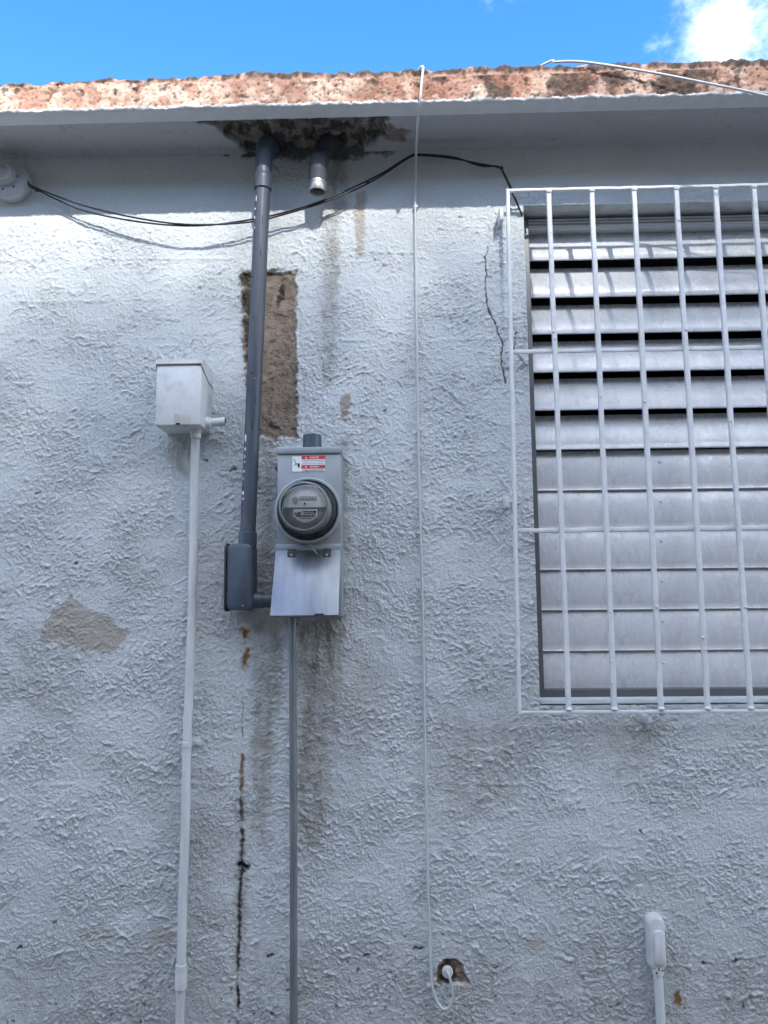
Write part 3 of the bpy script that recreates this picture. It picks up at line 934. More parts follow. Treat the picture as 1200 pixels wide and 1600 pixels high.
obj('conduit_hub', bm, M_pvc_new, mbx, smooth=True, angle=40)
bm = bmesh.new()
lathe(bm, [(.0205, .010), (0, .010)], 40, Matrix.Translation((hx, -.062, MZT)))
obj('hub_opening', bm, M_dark, mbx)
# door: thin aluminium sheet bowing outward
bm = bmesh.new()
nd, nw = 24, 20
dx0, dx1 = MX0 + .001, MX1 - .002
zt, zb = MZD - .016, MZB + .006
rows = []
for k in range(nd + 1):
    f = k / nd
    out_ = -.010 - .078 * (f ** 1.12) - .003 * math.sin(f * math.pi)
    row = []
    for j in range(nw + 1):
        g_ = j / nw
        warp = -.004 * math.sin(g_ * math.pi) * math.sin(f * math.pi) - .006 * (1 - g_) * f
        row.append(bm.verts.new((dx0 + (dx1 - dx0) * g_, YM + out_ + warp, zt + (zb - zt) * f)))
    rows.append(row)
# return flange along the bottom
last = rows[-1]
row = [bm.verts.new(v.co + Vector((0, .004, -.0035))) for v in last]
rows.append(row)
row = [bm.verts.new(v.co + Vector((0, .055, .001))) for v in row]
rows.append(row)
for a, b in zip(rows, rows[1:]):
    for j in range(nw):
        bm.faces.new((a[j], b[j], b[j + 1], a[j + 1]))
bmesh.ops.solidify(bm, geom=bm.faces[:], thickness=-.0016)
bmesh.ops.recalc_face_normals(bm, faces=bm.faces[:])
door = obj('door', bm, M_alu, mbx, smooth=True, angle=35)
door['label'] = 'bare brushed aluminium door bowed out at the bottom'
bm = bmesh.new()
xx = dx0 + (dx1 - dx0) * .72
box(bm, xx - .012, xx + .012, YM - .0965, YM - .0805, zb - .0005, zb + .0042, .0005)
obj('slot', bm, M_dark, door)
for hxp in (456, 512):
    bm = bmesh.new()
    cx = -0.3004 if hxp == 456 else -0.2044
    hz = MZD - .018
    box(bm, cx - .0115, cx + .0115, YM - .0125, YM - .0040, hz - .003, hz + .0065, .001)
    tube(bm, [(cx - .0115, YM - .0135, hz - .003), (cx + .0115, YM - .0135, hz - .003)], .0032, 10)
    box(bm, cx - .0110, cx + .0110, YM - .0195, YM - .0125, hz - .018, hz - .005, .001)
    obj('hinge', bm, M_hinge, mbx, smooth=True, angle=40)
    tmp = bmesh.new()
    lathe(tmp, [(.0036, 0), (.0032, .0015), (0, .0024)], 10, Matrix.Translation((cx, YM - .0195, hz - .012)) @ Matrix.Rotation(math.pi / 2, 4, 'X'))
    obj('rivet', tmp, M_chrome, mbx, smooth=True)
# meter sealing ring
RX, RZ = -0.2563, 1.8089
toY = Matrix.Translation((RX, 0, RZ)) @ Matrix.Rotation(math.pi / 2, 4, 'X')        # local +Z -> -Y
bm = bmesh.new()
lathe(bm, [(.080, .108), (.0895, .108), (.0915, .113), (.0915, .129), (.0900, .1325), (.0865, .134), (.0830, .1325), (.0815, .126), (.0800, .118)], 72, toY)
obj('sealing_ring', bm, M_meterbox, mbx, smooth=True, angle=50)
# seal tail under the ring
bm = bmesh.new()
tube(bm, catmull([(RX + .004, YM - .018, RZ - .090), (RX + .010, YM - .024, RZ - .098), (RX + .020, YM - .026, RZ - .113), (RX + .026, YM - .020, RZ - .120), (RX + .016, YM - .017, RZ - .108)], 6), .0022, 8)
obj('wire_seal', bm, M_zinc, mbx, smooth=True)
# sticker
stx0, stx1 = -0.3019, -0.2104
stz0, stz1 = 1.9186, 1.9627
ys = YM - .0008
bm = bmesh.new()
box(bm, stx0, stx1, ys, YM + .001, stz0, stz1)
stk = obj('warning_sticker', bm, M_meterbox, mbx)
stk['label'] = 'warning sticker with red danger bands and a black pictogram'
sw, sh = stx1 - stx0, stz1 - stz0
bm = bmesh.new()
box(bm, stx0 + .0006, stx0 + sw * .28, ys - .0004, ys, stz0 + .0006, stz1 - .0004)
obj('pictogram_panel', bm, M_white, stk)
for f0, f1 in ((.80, 1.0), (.20, .41)):
    bm = bmesh.new()
    box(bm, stx0 + sw * .285, stx1 - .0004, ys - .0005, ys, stz0 + sh * f0, stz0 + sh * f1)
    obj('red_band', bm, M_red, stk)
bm = bmesh.new()
box(bm, stx0 + sw * .285, stx1 - .0004, ys - .0004, ys, stz0 + sh * .43, stz0 + sh * .78)
obj('text_panel', bm, M_white, stk)
bm = bmesh.new()
box(bm, stx0 + sw * .285, stx1 - .0004, ys - .0004, ys, stz0 + sh * .02, stz0 + sh * .18)
obj('text_panel', bm, M_white, stk)
toW = Matrix.Rotation(math.pi / 2, 4, 'X')
def put(body, cx, cz, size, m, yy=ys - .0009, bold=0.0, par=None):
    return text_mesh('lettering', body, size, Matrix.Translation((cx, yy, cz)) @ toW, m, par or stk, bold)
put('DANGER', stx0 + sw * .67, stz0 + sh * .895, .0062, M_white, bold=.0001)
put('PELIGRO', stx0 + sw * .68, stz0 + sh * .305, .0062, M_white, bold=.0001)
for f in (.71, .61, .50, .12, .06):
    bm = bmesh.new()
    x = stx0 + sw * .32
    rnd = random.Random(int(f * 100))
    while x < stx1 - .004:
        wl = rnd.uniform(.0018, .005)
        box(bm, x, min(x + wl, stx1 - .002), ys - .0007, ys - .0002, stz0 + sh * f - .0006, stz0 + sh * f + .0006)
        x += wl + .0009
    obj('small_print', bm, M_print, stk)
for cz in (.895, .305):
    bm = bmesh.new()
    cx, c2 = stx0 + sw * .42 , stz0 + sh * cz
    f_ = bm.faces.new([bm.verts.new((cx - .003, ys - .0009, c2 - .0022)), bm.verts.new((cx + .003, ys - .0009, c2 - .0022)), bm.verts.new((cx, ys - .0009, c2 + .0028))])
    obj('warning_triangle', bm, M_white, stk)
bm = bmesh.new()
tmpM = Matrix.Translation((stx0 + sw * .20, ys - .0006, stz0 + sh * .42)) @ toW
extrude_loops(bm, [[tmpM @ Vector((.0032 * math.cos(a), .0068 * math.sin(a) * (1 + .2 * math.sin(a * 3)), h)) for a in [k * math.pi / 8 for k in range(16)]] for h in (0, .0003)])
bolt = [(.05, .80), (.10, .66), (.085, .64), (.15, .46)]
tube(bm, [(stx0 + sw * a, ys - .0007, stz0 + sh * b) for a, b in bolt], .0007, 6)
tube(bm, [(stx0 + sw * .07, ys - .0007, stz0 + sh * .40), (stx0 + sw * .12, ys - .0007, stz0 + sh * .52), (stx0 + sw * .17, ys - .0007, stz0 + sh * .50)], .0008, 6)
obj('pictogram', bm, M_print, stk)

# ------------------------------------------------------------------ the meter plugged into it
met = thing('electric_meter', 'round glass domed electricity meter plugged into the grey meter box', 'electric meter')
bm = bmesh.new()
lathe(bm, [(.0795, .112), (.0795, .130), (.074, .136), (.074, .1125)], 64, toY)
obj('base_rim', bm, M_dark, met, smooth=True, angle=40)
bm = bmesh.new()
lathe(bm, [(.0775, .128), (.0770, .140), (.0715, .145), (.0700, .175), (.0685, .199), (.0660, .207), (.0600, .2115), (.045, .213), (0, .2135)], 72, toY)
glass = obj('glass_cover', bm, M_glass, met, smooth=True, angle=60)
bm = bmesh.new()
lathe(bm, [(.0665, .2058), (.0672, .2075), (.0655, .2105), (.0615, .2128), (.0600, .2120), (.0630, .2092), (.0660, .2062)], 72, toY)
obj('glass_bead', bm, mat('thick_glass_edge', (0.15, 0.175, 0.18), 0.10, var=.05), glass, smooth=True)
bm = bmesh.new()
lathe(bm, [(.066, .114), (.066, .150), (.063, .153), (.060, .150)], 64, toY)
obj('inner_ring', bm, M_face_dk, met, smooth=True, angle=40)
bm = bmesh.new()
lathe(bm, [(.0645, .150), (.0645, .166), (.0625, .168), (0, .168)], 64, toY)
plate = obj('face_plate', bm, M_face_dk, met, smooth=True, angle=40)
def chord(z0, z1, r, y0, y1, mname, material, par):
    """part of a disc between two heights"""
    bm = bmesh.new()
    pts = []
    n = 24
    a0, a1 = math.asin(max(-1, z0 / r)), math.asin(min(1, z1 / r))
    for k in range(n + 1):
        a = a0 + (a1 - a0) * k / n
        pts.append((r * math.cos(a), r * math.sin(a)))
    pts += [(-x, z) for x, z in pts[::-1]]
    q = []
    for p in pts:
        if not q or (Vector(p) - Vector(q[-1])).length > 1e-5:
            q.append(p)
    if (Vector(q[0]) - Vector(q[-1])).length < 1e-5:
        q.pop()
    extrude_loops(bm, [[(RX + x, y, RZ + z) for x, z in q] for y in (-y0, -y1)])
    return obj(mname, bm, material, par)
fp = chord(.002, .0575, .058, .168, .176, 'dial_panel', M_face, met)
bm = bmesh.new()
lathe(bm, [(.0085, .176), (.0085, .1785), (0, .1785)], 24, Matrix.Translation((-.0275, 0, .022)) @ toY)
obj('dial_disc', bm, M_face_dk, fp, smooth=True, angle=40)
bm = bmesh.new()
lathe(bm, [(.0025, .176), (.0025, .1785), (0, .1785)], 16, Matrix.Translation((-.002, 0, .012)) @ toY)
obj('dial_screw', bm, M_print, fp, smooth=True)
bm = bmesh.new()
box(bm, RX - .016, RX + .030, -.1775, -.1755, RZ + .021, RZ + .032, .001)
obj('register_window', bm, M_face_dk, fp)
for k in range(5):
    put('0', RX - .0105 + k * .0088, RZ + .0265, .0085, M_face, -.1782, par=fp)
# name plate: flat top, round bottom
bm = bmesh.new()
q = [(-.031, -.003), (.031, -.003), (.031, -.022)] + [(.031 - .062 * k / 14, -.022 - .017 * math.sin(math.pi * k / 14)) for k in range(1, 14)] + [(-.031, -.022)]
extrude_loops(bm, [[(RX - .001 + x, y, RZ + z) for x, z in q] for y in (-.168, -.1785)])
npl = obj('name_plate', bm, M_white, met)
yn = -.1792
put('AEE', RX - .021, RZ - .0155, .011, M_print, yn, .0003, npl)
for z, x0, x1, h in ((-.0095, -.008, .024, .0012), (-.0150, -.004, .026, .0010), (-.0215, -.026, .026, .0018), (-.0275, -.016, .018, .0008)):
    bm = bmesh.new()
    rnd = random.Random(int(-z * 1e5))
    x = x0
    while x < x1:
        wl = rnd.uniform(.0015, .005)
        box(bm, RX + x, RX + min(x + wl, x1), yn, yn + .0006, RZ + z - h, RZ + z + h)
        x += wl + rnd.uniform(.0007, .002)
    obj('small_print', bm, M_print, npl)
bm = bmesh.new()
lathe(bm, [(.0028, .1785), (.0028, .1805), (0, .1808)], 12, Matrix.Translation((.026, 0, -.0105)) @ toY)
obj('plate_screw', bm, M_print, npl, smooth=True)

# ------------------------------------------------------------------ PVC riser
riser = thing('conduit_riser', 'thick grey plastic conduit dropping from the broken eave to the meter box', 'conduit pipe')
a, b = Vector((-0.3948, -0.0880, 2.7853)), Vector((-0.4337, -0.0600, 1.7458))
bm = bmesh.new()
mid = [a.lerp(b, k / 10) for k in range(11)]
tube(bm, mid, .0218, 28)
pipe = obj('pipe', bm, M_pvc, riser, smooth=True, angle=50)
d_ = (a - b).normalized()
e0 = a - d_ * .018
bm = bmesh.new()
pts = [e0, a + d_ * .03, a + d_ * .075, a + d_ * .105, a + d_ * .125 + Vector((.002, .012, 0)), a + d_ * .140 + Vector((.006, .040, 0)), a + d_ * .146 + Vector((.010, .080, 0))]
pp = catmull(pts, 6)
tube(bm, pp, .0248, 28)
obj('elbow', bm, M_pvc_new, riser, smooth=True, angle=50)
bm = bmesh.new()
tube(bm, [a - d_ * .022, a + d_ * .006, a + d_ * .022, a + d_ * .024], [.0262, .0266, .0266, .0250], 28)
obj('coupling', bm, M_pvc, riser, smooth=True, angle=40)
# printed line and white paint splashes on the pipe, on its surface
bm = bmesh.new()
rnd = random.Random(5)
side = Vector((1, 0, 0)); fr_ = Vector((0, -1, 0))
def blob(bm, c, nrm_, rx, rz, th=.0012):
    tmp = bmesh.new()
    q_ = nrm_.to_track_quat('Z', 'X').to_matrix().to_4x4()
    bmesh.ops.create_icosphere(tmp, subdivisions=2, radius=1.0, matrix=Matrix.Translation(c) @ q_ @ Matrix.Diagonal((rz, rx, th, 1)))
    for v in tmp.verts:
        v.co += Vector((rnd.uniform(-1, 1), rnd.uniform(-1, 1), rnd.uniform(-1, 1))) * .0006
    me = bpy.data.meshes.new('t'); tmp.to_mesh(me); tmp.free(); bm.from_mesh(me); bpy.data.meshes.remove(me)
def on_pipe(f, ang):
    c = a.lerp(b, f)
    n_ = (fr_ * math.cos(ang) + side * math.sin(ang))
    return c + n_ * .0218, n_
for f, an, rx, rz in ((.055, -.75, .0022, .011), (.085, -.85, .003, .004), (.11, -.9, .002, .005), (.14, -.8, .002, .003), (.735, -.75, .0035, .012), (.765, -.72, .003, .006), (.785, -.75, .0026, .005),
                      (.80, -.7, .0022, .003), (.825, -.75, .0028, .004), (.845, -.8, .0025, .003), (.885, -.75, .0035, .006), (.90, -.7, .002, .003), (.57, .2, .0012, .002)):
    c, n_ = on_pipe(f, an)
    bm = bmesh.new()
    blob(bm, c, n_, rx, rz)
    obj('paint_splash', bm, M_splat, pipe, smooth=True)
for f, an, rx, rz in ((.02, -.9, .002, .004), (.28, -.8, .0018, .006), (.31, -.85, .002, .003), (.40, -.3, .0025, .003), (.555, -.2, .003, .004), (.63, .5, .0015, .01), (.70, .2, .0016, .012), (.87, -.8, .003, .005), (.915, -.75, .003, .004), (.935, -.7, .002, .006), (.215, .25, .0012, .014), (.12, .3, .001, .02)):
    c, n_ = on_pipe(f, an)
    bm = bmesh.new()
    blob(bm, c, n_, rx, rz, .0008)
    obj('scuff', bm, M_print, pipe, smooth=True)
# access body at the bottom
BX0, BX1 = -0.4856, -0.4125
BZ0, BZ1 = 1.5392, 1.7236
bm = bmesh.new()
cx, cz = (BX0 + BX1) / 2, (BZ0 + BZ1) / 2
w_, h_ = BX1 - BX0, BZ1 - BZ0
loops = []
for y, ins in ((-.024, .003), (-.027, .0), (-.085, .0), (-.0935, .0025), (-.0965, .009)):
    loops.append([(cx + x, y, cz + z) for x, z in rrect(w_ - 2 * ins, h_ - 2 * ins, max(.006, .019 - ins), 6)])
extrude_loops(bm, loops)
body = obj('conduit_body', bm, M_pvc_new, riser, smooth=True, angle=40)
bm = bmesh.new()
loops = []
for x, ins in ((BX0 + .0005, 0), (BX0 - .0035, 0), (BX0 - .0055, .003)):
    loops.append([(x, -.060 + y, cz + z) for y, z in rrect(.074 - 2 * ins, h_ + .004 - 2 * ins, .018 - ins, 5)])
extrude_loops(bm, loops)
obj('cover_plate', bm, M_dark, body, smooth=True, angle=40)
for z in (-.06, .06):
    tmp = bmesh.new()
    lathe(tmp, [(.003, 0), (.003, .001), (0, .0012)], 10, Matrix.Translation((cx + .012, -.0965, cz + z - .02)) @ Matrix.Rotation(math.pi / 2, 4, 'X'))
    if z < 0:
        obj('screw', tmp, M_zinc, body, smooth=True)
    else:
        tmp.free()
bm = bmesh.new()
tube(bm, [b + d_ * .012, b + d_ * .010, b - d_ * .02, b - d_ * .03], [.0235, .0258, .0262, .0262], 28)
obj('hub', bm, M_pvc_new, riser, smooth=True, angle=40)
hz = 1.5668
bm = bmesh.new()
tube(bm, [(BX1 - .004, -.055, hz), (BX1 + .022, -.055, hz), (BX1 + .024, -.055, hz)], [.0232, .0228, .0215], 28)
obj('hub', bm, M_pvc_new, riser, smooth=True, angle=40)
bm = bmesh.new()
tube(bm, [(BX1 + .02, -.055, hz), (MX0 + .006, -.055, hz)], .0205, 28)
obj('nipple', bm, M_pvc, riser, smooth=True, angle=40)

# ------------------------------------------------------------------ cut-off elbow beside it
stub = thing('pipe_stub', 'dark cut-off pipe elbow with a bare metal threaded end hanging from the eave', 'pipe')
tip = Vector((-0.2357, -0.0800, 2.7621))
top_ = Vector((-0.2183, -0.0458, 2.9550))
pts = [tip + Vector((.001, .0, .028)), tip + Vector((.004, -.006, .085)), Vector((top_.x - .012, top_.y - .004, 2.88)), Vector((top_.x, top_.y + .006, 2.925)), Vector((top_.x + .022, top_.y + .035, 2.955)), Vector((top_.x + .05, top_.y + .075, 2.97))]
bm = bmesh.new()
tube(bm, catmull(pts, 7), .0275, 28)
obj('elbow', bm, M_pvc_old, stub, smooth=True, angle=50)
bm = bmesh.new()
T_ = Matrix.Translation(tip) @ Vector((.04, -.03, 1)).to_track_quat('Z', 'Y').to_matrix().to_4x4()
lathe(bm, [(.0215, .03), (.0215, -.004), (.0225, -.006), (.0252, -.006), (.0262, -.004), (.0262, .012), (.0252, .0135), (.0252, .017), (.0264, .018), (.0264, .024), (.0256, .026), (.0256, .034)], 40, T_)
obj('threaded_collar', bm, M_chrome, stub, smooth=True, angle=30)
bm = bmesh.new()
lathe(bm, [(.0216, .012), (0, .012)], 32, T_)
obj('inside', bm, M_black, stub)

# ------------------------------------------------------------------ galvanised conduit under the meter
emt = thing('steel_conduit', 'thin galvanised steel conduit running straight down from the meter box', 'conduit pipe')
xa = -0.3077
xb = -0.3005
bm = bmesh.new()
tube(bm, [(xa, -.050, MZB + .004), (xa, -.048, MZB - .05), (xa + (xb - xa) * .5, -.042, 1.0), (xb, -.040, .38), (xb, -.040, .0)], .0102, 20)
obj('tube', bm, M_zinc, emt, smooth=True, angle=50)
bm = bmesh.new()
tube(bm, [(xa, -.050, MZB + .002), (xa, -.050, MZB - .006), (xa, -.050, MZB - .0062), (xa, -.0498, MZB - .032), (xa, -.0497, MZB - .033)], [.0165, .0165, .0125, .0122, .0105], 20)
box(bm, xa + .010, xa + .017, -.0535, -.0465, MZB - .024, MZB - .017, .001)
obj('connector', bm, M_zinc, emt, smooth=True, angle=35)

# ------------------------------------------------------------------ white junction box
jb = thing('junction_box', 'white painted metal junction box with peeling paint and short side nipple', 'junction box')
JX0, JX1 = -0.6851, -0.5569
JZ0, JZ1 = 2.0545, 2.2406
YJ = -.118
bm = bmesh.new()
box(bm, JX0, JX1, YJ + .002, .004, JZ0, JZ1 - .004, .0015)
obj('body', bm, M_boxpaint, jb, smooth=True, angle=30)
bm = bmesh.new()
box(bm, JX0 + .0015, JX1 - .0015, YJ - .001, YJ + .0015, JZ0 + .001, JZ1 - .018, .0008)
fpn = obj('front_cover', bm, M_boxpaint, jb, smooth=True, angle=30)
bm = bmesh.new()
pc = Vector((-0.6209, -0.1195, 2.0706))
q = [(-.012, -.006), (.006, -.007), (.009, .002), (.007, .012), (.0, .013), (-.009, .018), (-.011, .008)]
extrude_loops(bm, [[(pc.x + x, y, pc.z + z) for x, z in q] for y in (YJ - .0006, YJ - .0016)])
obj('bare_patch', bm, mat('old_paint', (0.46, 0.435, 0.39), .7, var=.1), fpn)
bm = bmesh.new()
box(bm, pc.x - .006, pc.x + .006, YJ - .0026, YJ - .0008, JZ0 + .0005, JZ0 + .0055)
obj('slot', bm, M_black, fpn)
# hood: top plate with a front drip and sloping cheeks
bm = bmesh.new()
yq = YJ - .005
for xx0, xx1 in ((JX0 - .003, JX0 - .0008), (JX1 + .0008, JX1 + .003)):
    q = [(yq, JZ1 - .020), (yq, JZ1), (.003, JZ1), (.003, JZ1 - .045), (-.045, JZ1 - .045)]
    extrude_loops(bm, [[(x, y, z) for y, z in q] for x in (xx0, xx1)])
box(bm, JX0 - .003, JX1 + .003, yq, .003, JZ1 + .0002, JZ1 + .0022)
box(bm, JX0 - .0007, JX1 + .0007, yq, yq + .0018, JZ1 - .011, JZ1)
obj('hood', bm, M_boxpaint, jb)
bm = bmesh.new()
nz_ = 2.0741
tube(bm, [(JX1 - .004, -.060, nz_ - .001), (JX1 + .014, -.060, nz_ - .001), (JX1 + .0145, -.060, nz_), (JX1 + .055, -.060, nz_ + .003)], [.0175, .0165, .0122, .0120], 24)
obj('nipple', bm, M_boxpaint, jb, smooth=True, angle=40)
bm = bmesh.new()
tube(bm, [(JX1 + .0552, -.060, nz_ + .003), (JX1 + .0556, -.060, nz_ + .003)], .0095, 20)
obj('nipple_opening', bm, M_dark, jb)

# ------------------------------------------------------------------ white conduit below it
wc = thing('painted_conduit', 'white painted conduit running down the wall from the junction box', 'conduit pipe')
P = [(-0.5861, -0.0600, 2.0453), (-0.5879, -0.0550, 2.0203), (-0.5940, -0.0360, 1.9308), (-0.5953, -0.0300, 1.8204), (-0.5942, -0.0300, 1.6738), (-0.5949, -0.0300, 1.5296), (-0.5989, -0.0290, 1.3174), (-0.6020, -0.0290, 1.1701), (-0.6019, -0.0290, 0.9579), (-0.6041, -0.0290, 0.7753), (-0.6048, -0.0290, 0.6126), (-0.6051, -0.0290, 0.5484)]
P[0] = (P[0][0], P[0][1], JZ0 + .004)
bm = bmesh.new()
tube(bm, catmull(P, 5), .0122, 20)
obj('pipe', bm, M_pipepaint, wc, smooth=True, angle=50)
bm = bmesh.new()
c0 = Vector(P[0])
tube(bm, [c0, c0 - Vector((0, 0, .016)), c0 - Vector((0, 0, .0165)), c0 - Vector((0, 0, .030))], [.0165, .0165, .0150, .0148], 20)
obj('connector', bm, M_pipepaint, wc, smooth=True, angle=40)
c1 = Vector((-0.6021, -0.0290, 1.1736))
bm = bmesh.new()
tube(bm, [c1 + Vector((-.0005, 0, .007)), c1 + Vector((-.0005, 0, .006)), c1 + Vector((0, 0, -.006)), c1 + Vector((0, 0, -.007))], [.0125, .0142, .0142, .0125], 20)
box(bm, c1.x + .010, c1.x + .034, -.012, .004, c1.z - .007, c1.z + .007, .002)
tmp = bmesh.new()
lathe(tmp, [(.0045, 0), (.004, .002), (0, .003)], 12, Matrix.Translation((c1.x + .025, -.012, c1.z)) @ Matrix.Rotation(math.pi / 2, 4, 'X'))
me = bpy.data.meshes.new('t'); tmp.to_mesh(me); tmp.free(); bm.from_mesh(me); bpy.data.meshes.remove(me)
obj('strap', bm, M_pipepaint, wc, smooth=True, angle=35)
c2, c3 = Vector((-0.6046, -0.0290, 0.6029)), Vector((-0.6048, -0.0290, 0.5404))
bm = bmesh.new()
tube(bm, [c2, c2 + Vector((0, 0, -.001)), c2.lerp(c3, .2), c2.lerp(c3, .35), c2.lerp(c3, .4), c3 + Vector((0, 0, .001)), c3], [.0130, .0150, .0155, .0148, .0158, .0162, .0140], 20)
obj('coupling', bm, M_pipepaint, wc, smooth=True, angle=40)
bm = bmesh.new()
c4 = Vector((c3.x - .004, -.026, .0))
pts = [c3.lerp(c4, k / 120) for k in range(121)]
tube(bm, pts, [.0112 + .0009 * (k % 2) for k in range(121)], 16)
obj('flexible_tail', bm, M_pipepaint, wc, smooth=True, angle=60)

# ------------------------------------------------------------------ small painted conduit body low on the wall
lc = thing('low_conduit', 'white painted short conduit with oval access body low on the wall', 'conduit pipe')
lx, lz = 0.6607, 0.6538
bm = bmesh.new()
loops = []
for y, w2, h2 in ((.006, .046, .140), (-.022, .046, .138), (-.030, .042, .132), (-.033, .034, .122)):
    loops.append([(lx + x, y, lz + z) for x, z in rrect(w2, h2, w2 * .45, 6)])
extrude_loops(bm, loops)
lb = obj('access_body', bm, M_pipepaint, lc, smooth=True, angle=45)
bm = bmesh.new()
loops = []
for y, w2, h2 in ((-.032, .031, .088), (-.037, .030, .086), (-.039, .025, .080)):
    loops.append([(lx + .003 + x, y, lz - .008 + z) for x, z in rrect(w2, h2, w2 * .42, 6)])
extrude_loops(bm, loops)
obj('cover', bm, M_pipepaint, lb, smooth=True, angle=45)
bm = bmesh.new()
tube(bm, [(lx + .001, -.020, lz - .060), (lx + .001, -.020, lz - .078), (lx + .001, -.020, lz - .079)], [.0155, .0150, .012], 20)
obj('collar', bm, M_pipepaint, lc, smooth=True, angle=45)
bm = bmesh.new()
tube(bm, [(lx + .001, -.020, lz - .072), (lx + .002, -.020, lz - .2), (lx + .001, -.020, 0)], .0118, 20)
obj('pipe', bm, M_pipepaint, lc, smooth=True, angle=45)
for dx, dz, r in ((.000, -.062, .004), (.009, -.064, .003), (-.006, -.070, .003)):
    bm = bmesh.new()
    blob(bm, Vector((lx + dx, -.034, lz + dz)), Vector((0, -1, 0)), r, r, .0015)
    obj('rust_spot', bm, M_rust, lc, smooth=True)

# ------------------------------------------------------------------ lamp holder on the left
lh = thing('lamp_holder', 'round painted lamp base mounted on wall under the eave with a black wire pair', 'lamp holder')
LX, LZ = -1.1801, 2.8440
TL = Matrix.Translation((LX, 0, LZ)) @ Matrix.Rotation(math.pi / 2, 4, 'X')
bm = bmesh.new()
lathe(bm, [(.060, -.005), (.060, .034), (.058, .039), (.052, .042), (0, .043)], 48, TL)
obj('base', bm, M_porc, lh, smooth=True, angle=35)
bm = bmesh.new()
TS = Matrix.Translation((-.006, 0, .010)) @ TL
lathe(bm, [(.036, .040), (.034, .055), (.030, .058), (.0265, .060), (.0265, .071), (.021, .073), (.019, .066), (0, .066)], 40, TS)
obj('socket', bm, M_porc, lh, smooth=True, angle=35)
for dx, dz in ((-.013, -.034), (.030, .006), (-.012, .028), (.020, -.027)):
    tmp = bmesh.new()
    lathe(tmp, [(.0032, .040), (.0030, .0445), (0, .045)], 10, Matrix.Translation((dx, 0, dz)) @ TL)
    obj('screw_hole', tmp, M_dark, lh, smooth=True)

# ------------------------------------------------------------------ black wire pair
bw = thing('black_wires', 'pair of thin black wires sagging across the wall from lamp base to window', 'wire')
w1 = [(-1.1296, -0.0300, 2.8573), (-1.1164, -0.0340, 2.8278), (-1.0883, -0.0340, 2.8127), (-1.0364, -0.0380, 2.7886), (-0.9443, -0.0450, 2.7499), (-0.8042, -0.0540, 2.7075), (-0.6674, -0.0600, 2.6791), (-0.5528, -0.0600, 2.6725), (-0.4256, -0.0500, 2.6849), (-0.3464, -0.0450, 2.7058), (-0.2313, -0.0500, 2.7367), (-0.1174, -0.0400, 2.7881), (-0.0405, -0.0360, 2.8334), (0.0371, -0.0300, 2.8885), (0.0757, -0.0280, 2.8949), (0.1720, -0.0260, 2.8834), (0.2487, -0.0240, 2.8663), (0.3059, -0.0240, 2.8526), (0.3204, -0.0260, 2.8306), (0.3359, -0.0300, 2.7912), (0.3510, -0.0340, 2.7440), (0.3713, -0.0060, 2.7102), (0.3909, 0.0500, 2.6855), (0.4029, 0.1000, 2.6895)]
w2 = [(-1.1324, -0.0280, 2.8544), (-1.1162, -0.0300, 2.8239), (-1.0880, -0.0300, 2.8088), (-1.0379, -0.0340, 2.7807), (-0.9454, -0.0410, 2.7359), (-0.8053, -0.0500, 2.6975), (-0.6685, -0.0560, 2.6752), (-0.5541, -0.0550, 2.6741), (-0.4265, -0.0460, 2.6950), (-0.3470, -0.0420, 2.7135), (-0.2313, -0.0500, 2.7427), (-0.1174, -0.0380, 2.7995), (-0.0405, -0.0340, 2.8408), (0.0372, -0.0260, 2.8950), (0.0759, -0.0240, 2.9005), (0.1724, -0.0220, 2.8900), (0.2488, -0.0220, 2.8614), (0.3025, -0.0220, 2.8580), (0.3170, -0.0240, 2.8359), (0.3342, -0.0280, 2.7883), (0.3462, -0.0300, 2.7544), (0.3646, -0.0040, 2.7317), (0.3856, 0.0500, 2.7063), (0.3990, 0.1000, 2.6938)]
for w_pts in (w1, w2):
    bm = bmesh.new()
    tube(bm, catmull(w_pts, 6), .0026, 10)
    obj('wire', bm, M_black, bw, smooth=True)
for (px_, pz_) in ((-0.0904, 2.8119), (0.3112, 2.8451), (-1.0929, 2.8075)):
    bm = bmesh.new()
    blob(bm, Vector((px_, -.034, pz_)), Vector((0, -1, 0)), .006, .006, .006)
    obj('tape', bm, M_black, bw, smooth=True)

# ------------------------------------------------------------------ white coaxial cable
wcb = thing('drop_cable', 'thin white cable hanging straight from roof edge to a wall hole', 'cable')
P = [(0.052, -.10, 3.035), (0.055, -.19, 3.036)] + [(0.0732, -0.2460, 3.0213), (0.0697, -0.2500, 2.9784), (0.0635, -0.2520, 2.9148), (0.0576, -0.1700, 2.8905), (0.0563, -0.0360, 2.8925), (0.0531, -0.0160, 2.7855), (0.0514, -0.0130, 2.6650), (0.0506, -0.0120, 2.4851), (0.0500, -0.0120, 2.1917), (0.0510, -0.0120, 1.8885), (0.0543, -0.0120, 1.6312), (0.0558, -0.0120, 1.3811), (0.0554, -0.0120, 1.1378), (0.0573, -0.0120, 0.9344), (0.0581, -0.0120, 0.7685), (0.0596, -0.0130, 0.6547), (0.0630, -0.0140, 0.5585), (0.0723, -0.0180, 0.5172), (0.0869, -0.0240, 0.4932), (0.1001, -0.0280, 0.4904), (0.1120, -0.0300, 0.5025), (0.1174, -0.0320, 0.5255), (0.1145, -0.0340, 0.5549), (0.1083, -0.0340, 0.5803), (0.1059, -0.0160, 0.5786)]
bm = bmesh.new()
tube(bm, catmull(P, 6), .0036, 10)
obj('cable', bm, M_cable, wcb, smooth=True)
bm = bmesh.new()
bc = Vector((0.1063, -0.0080, 0.5751))
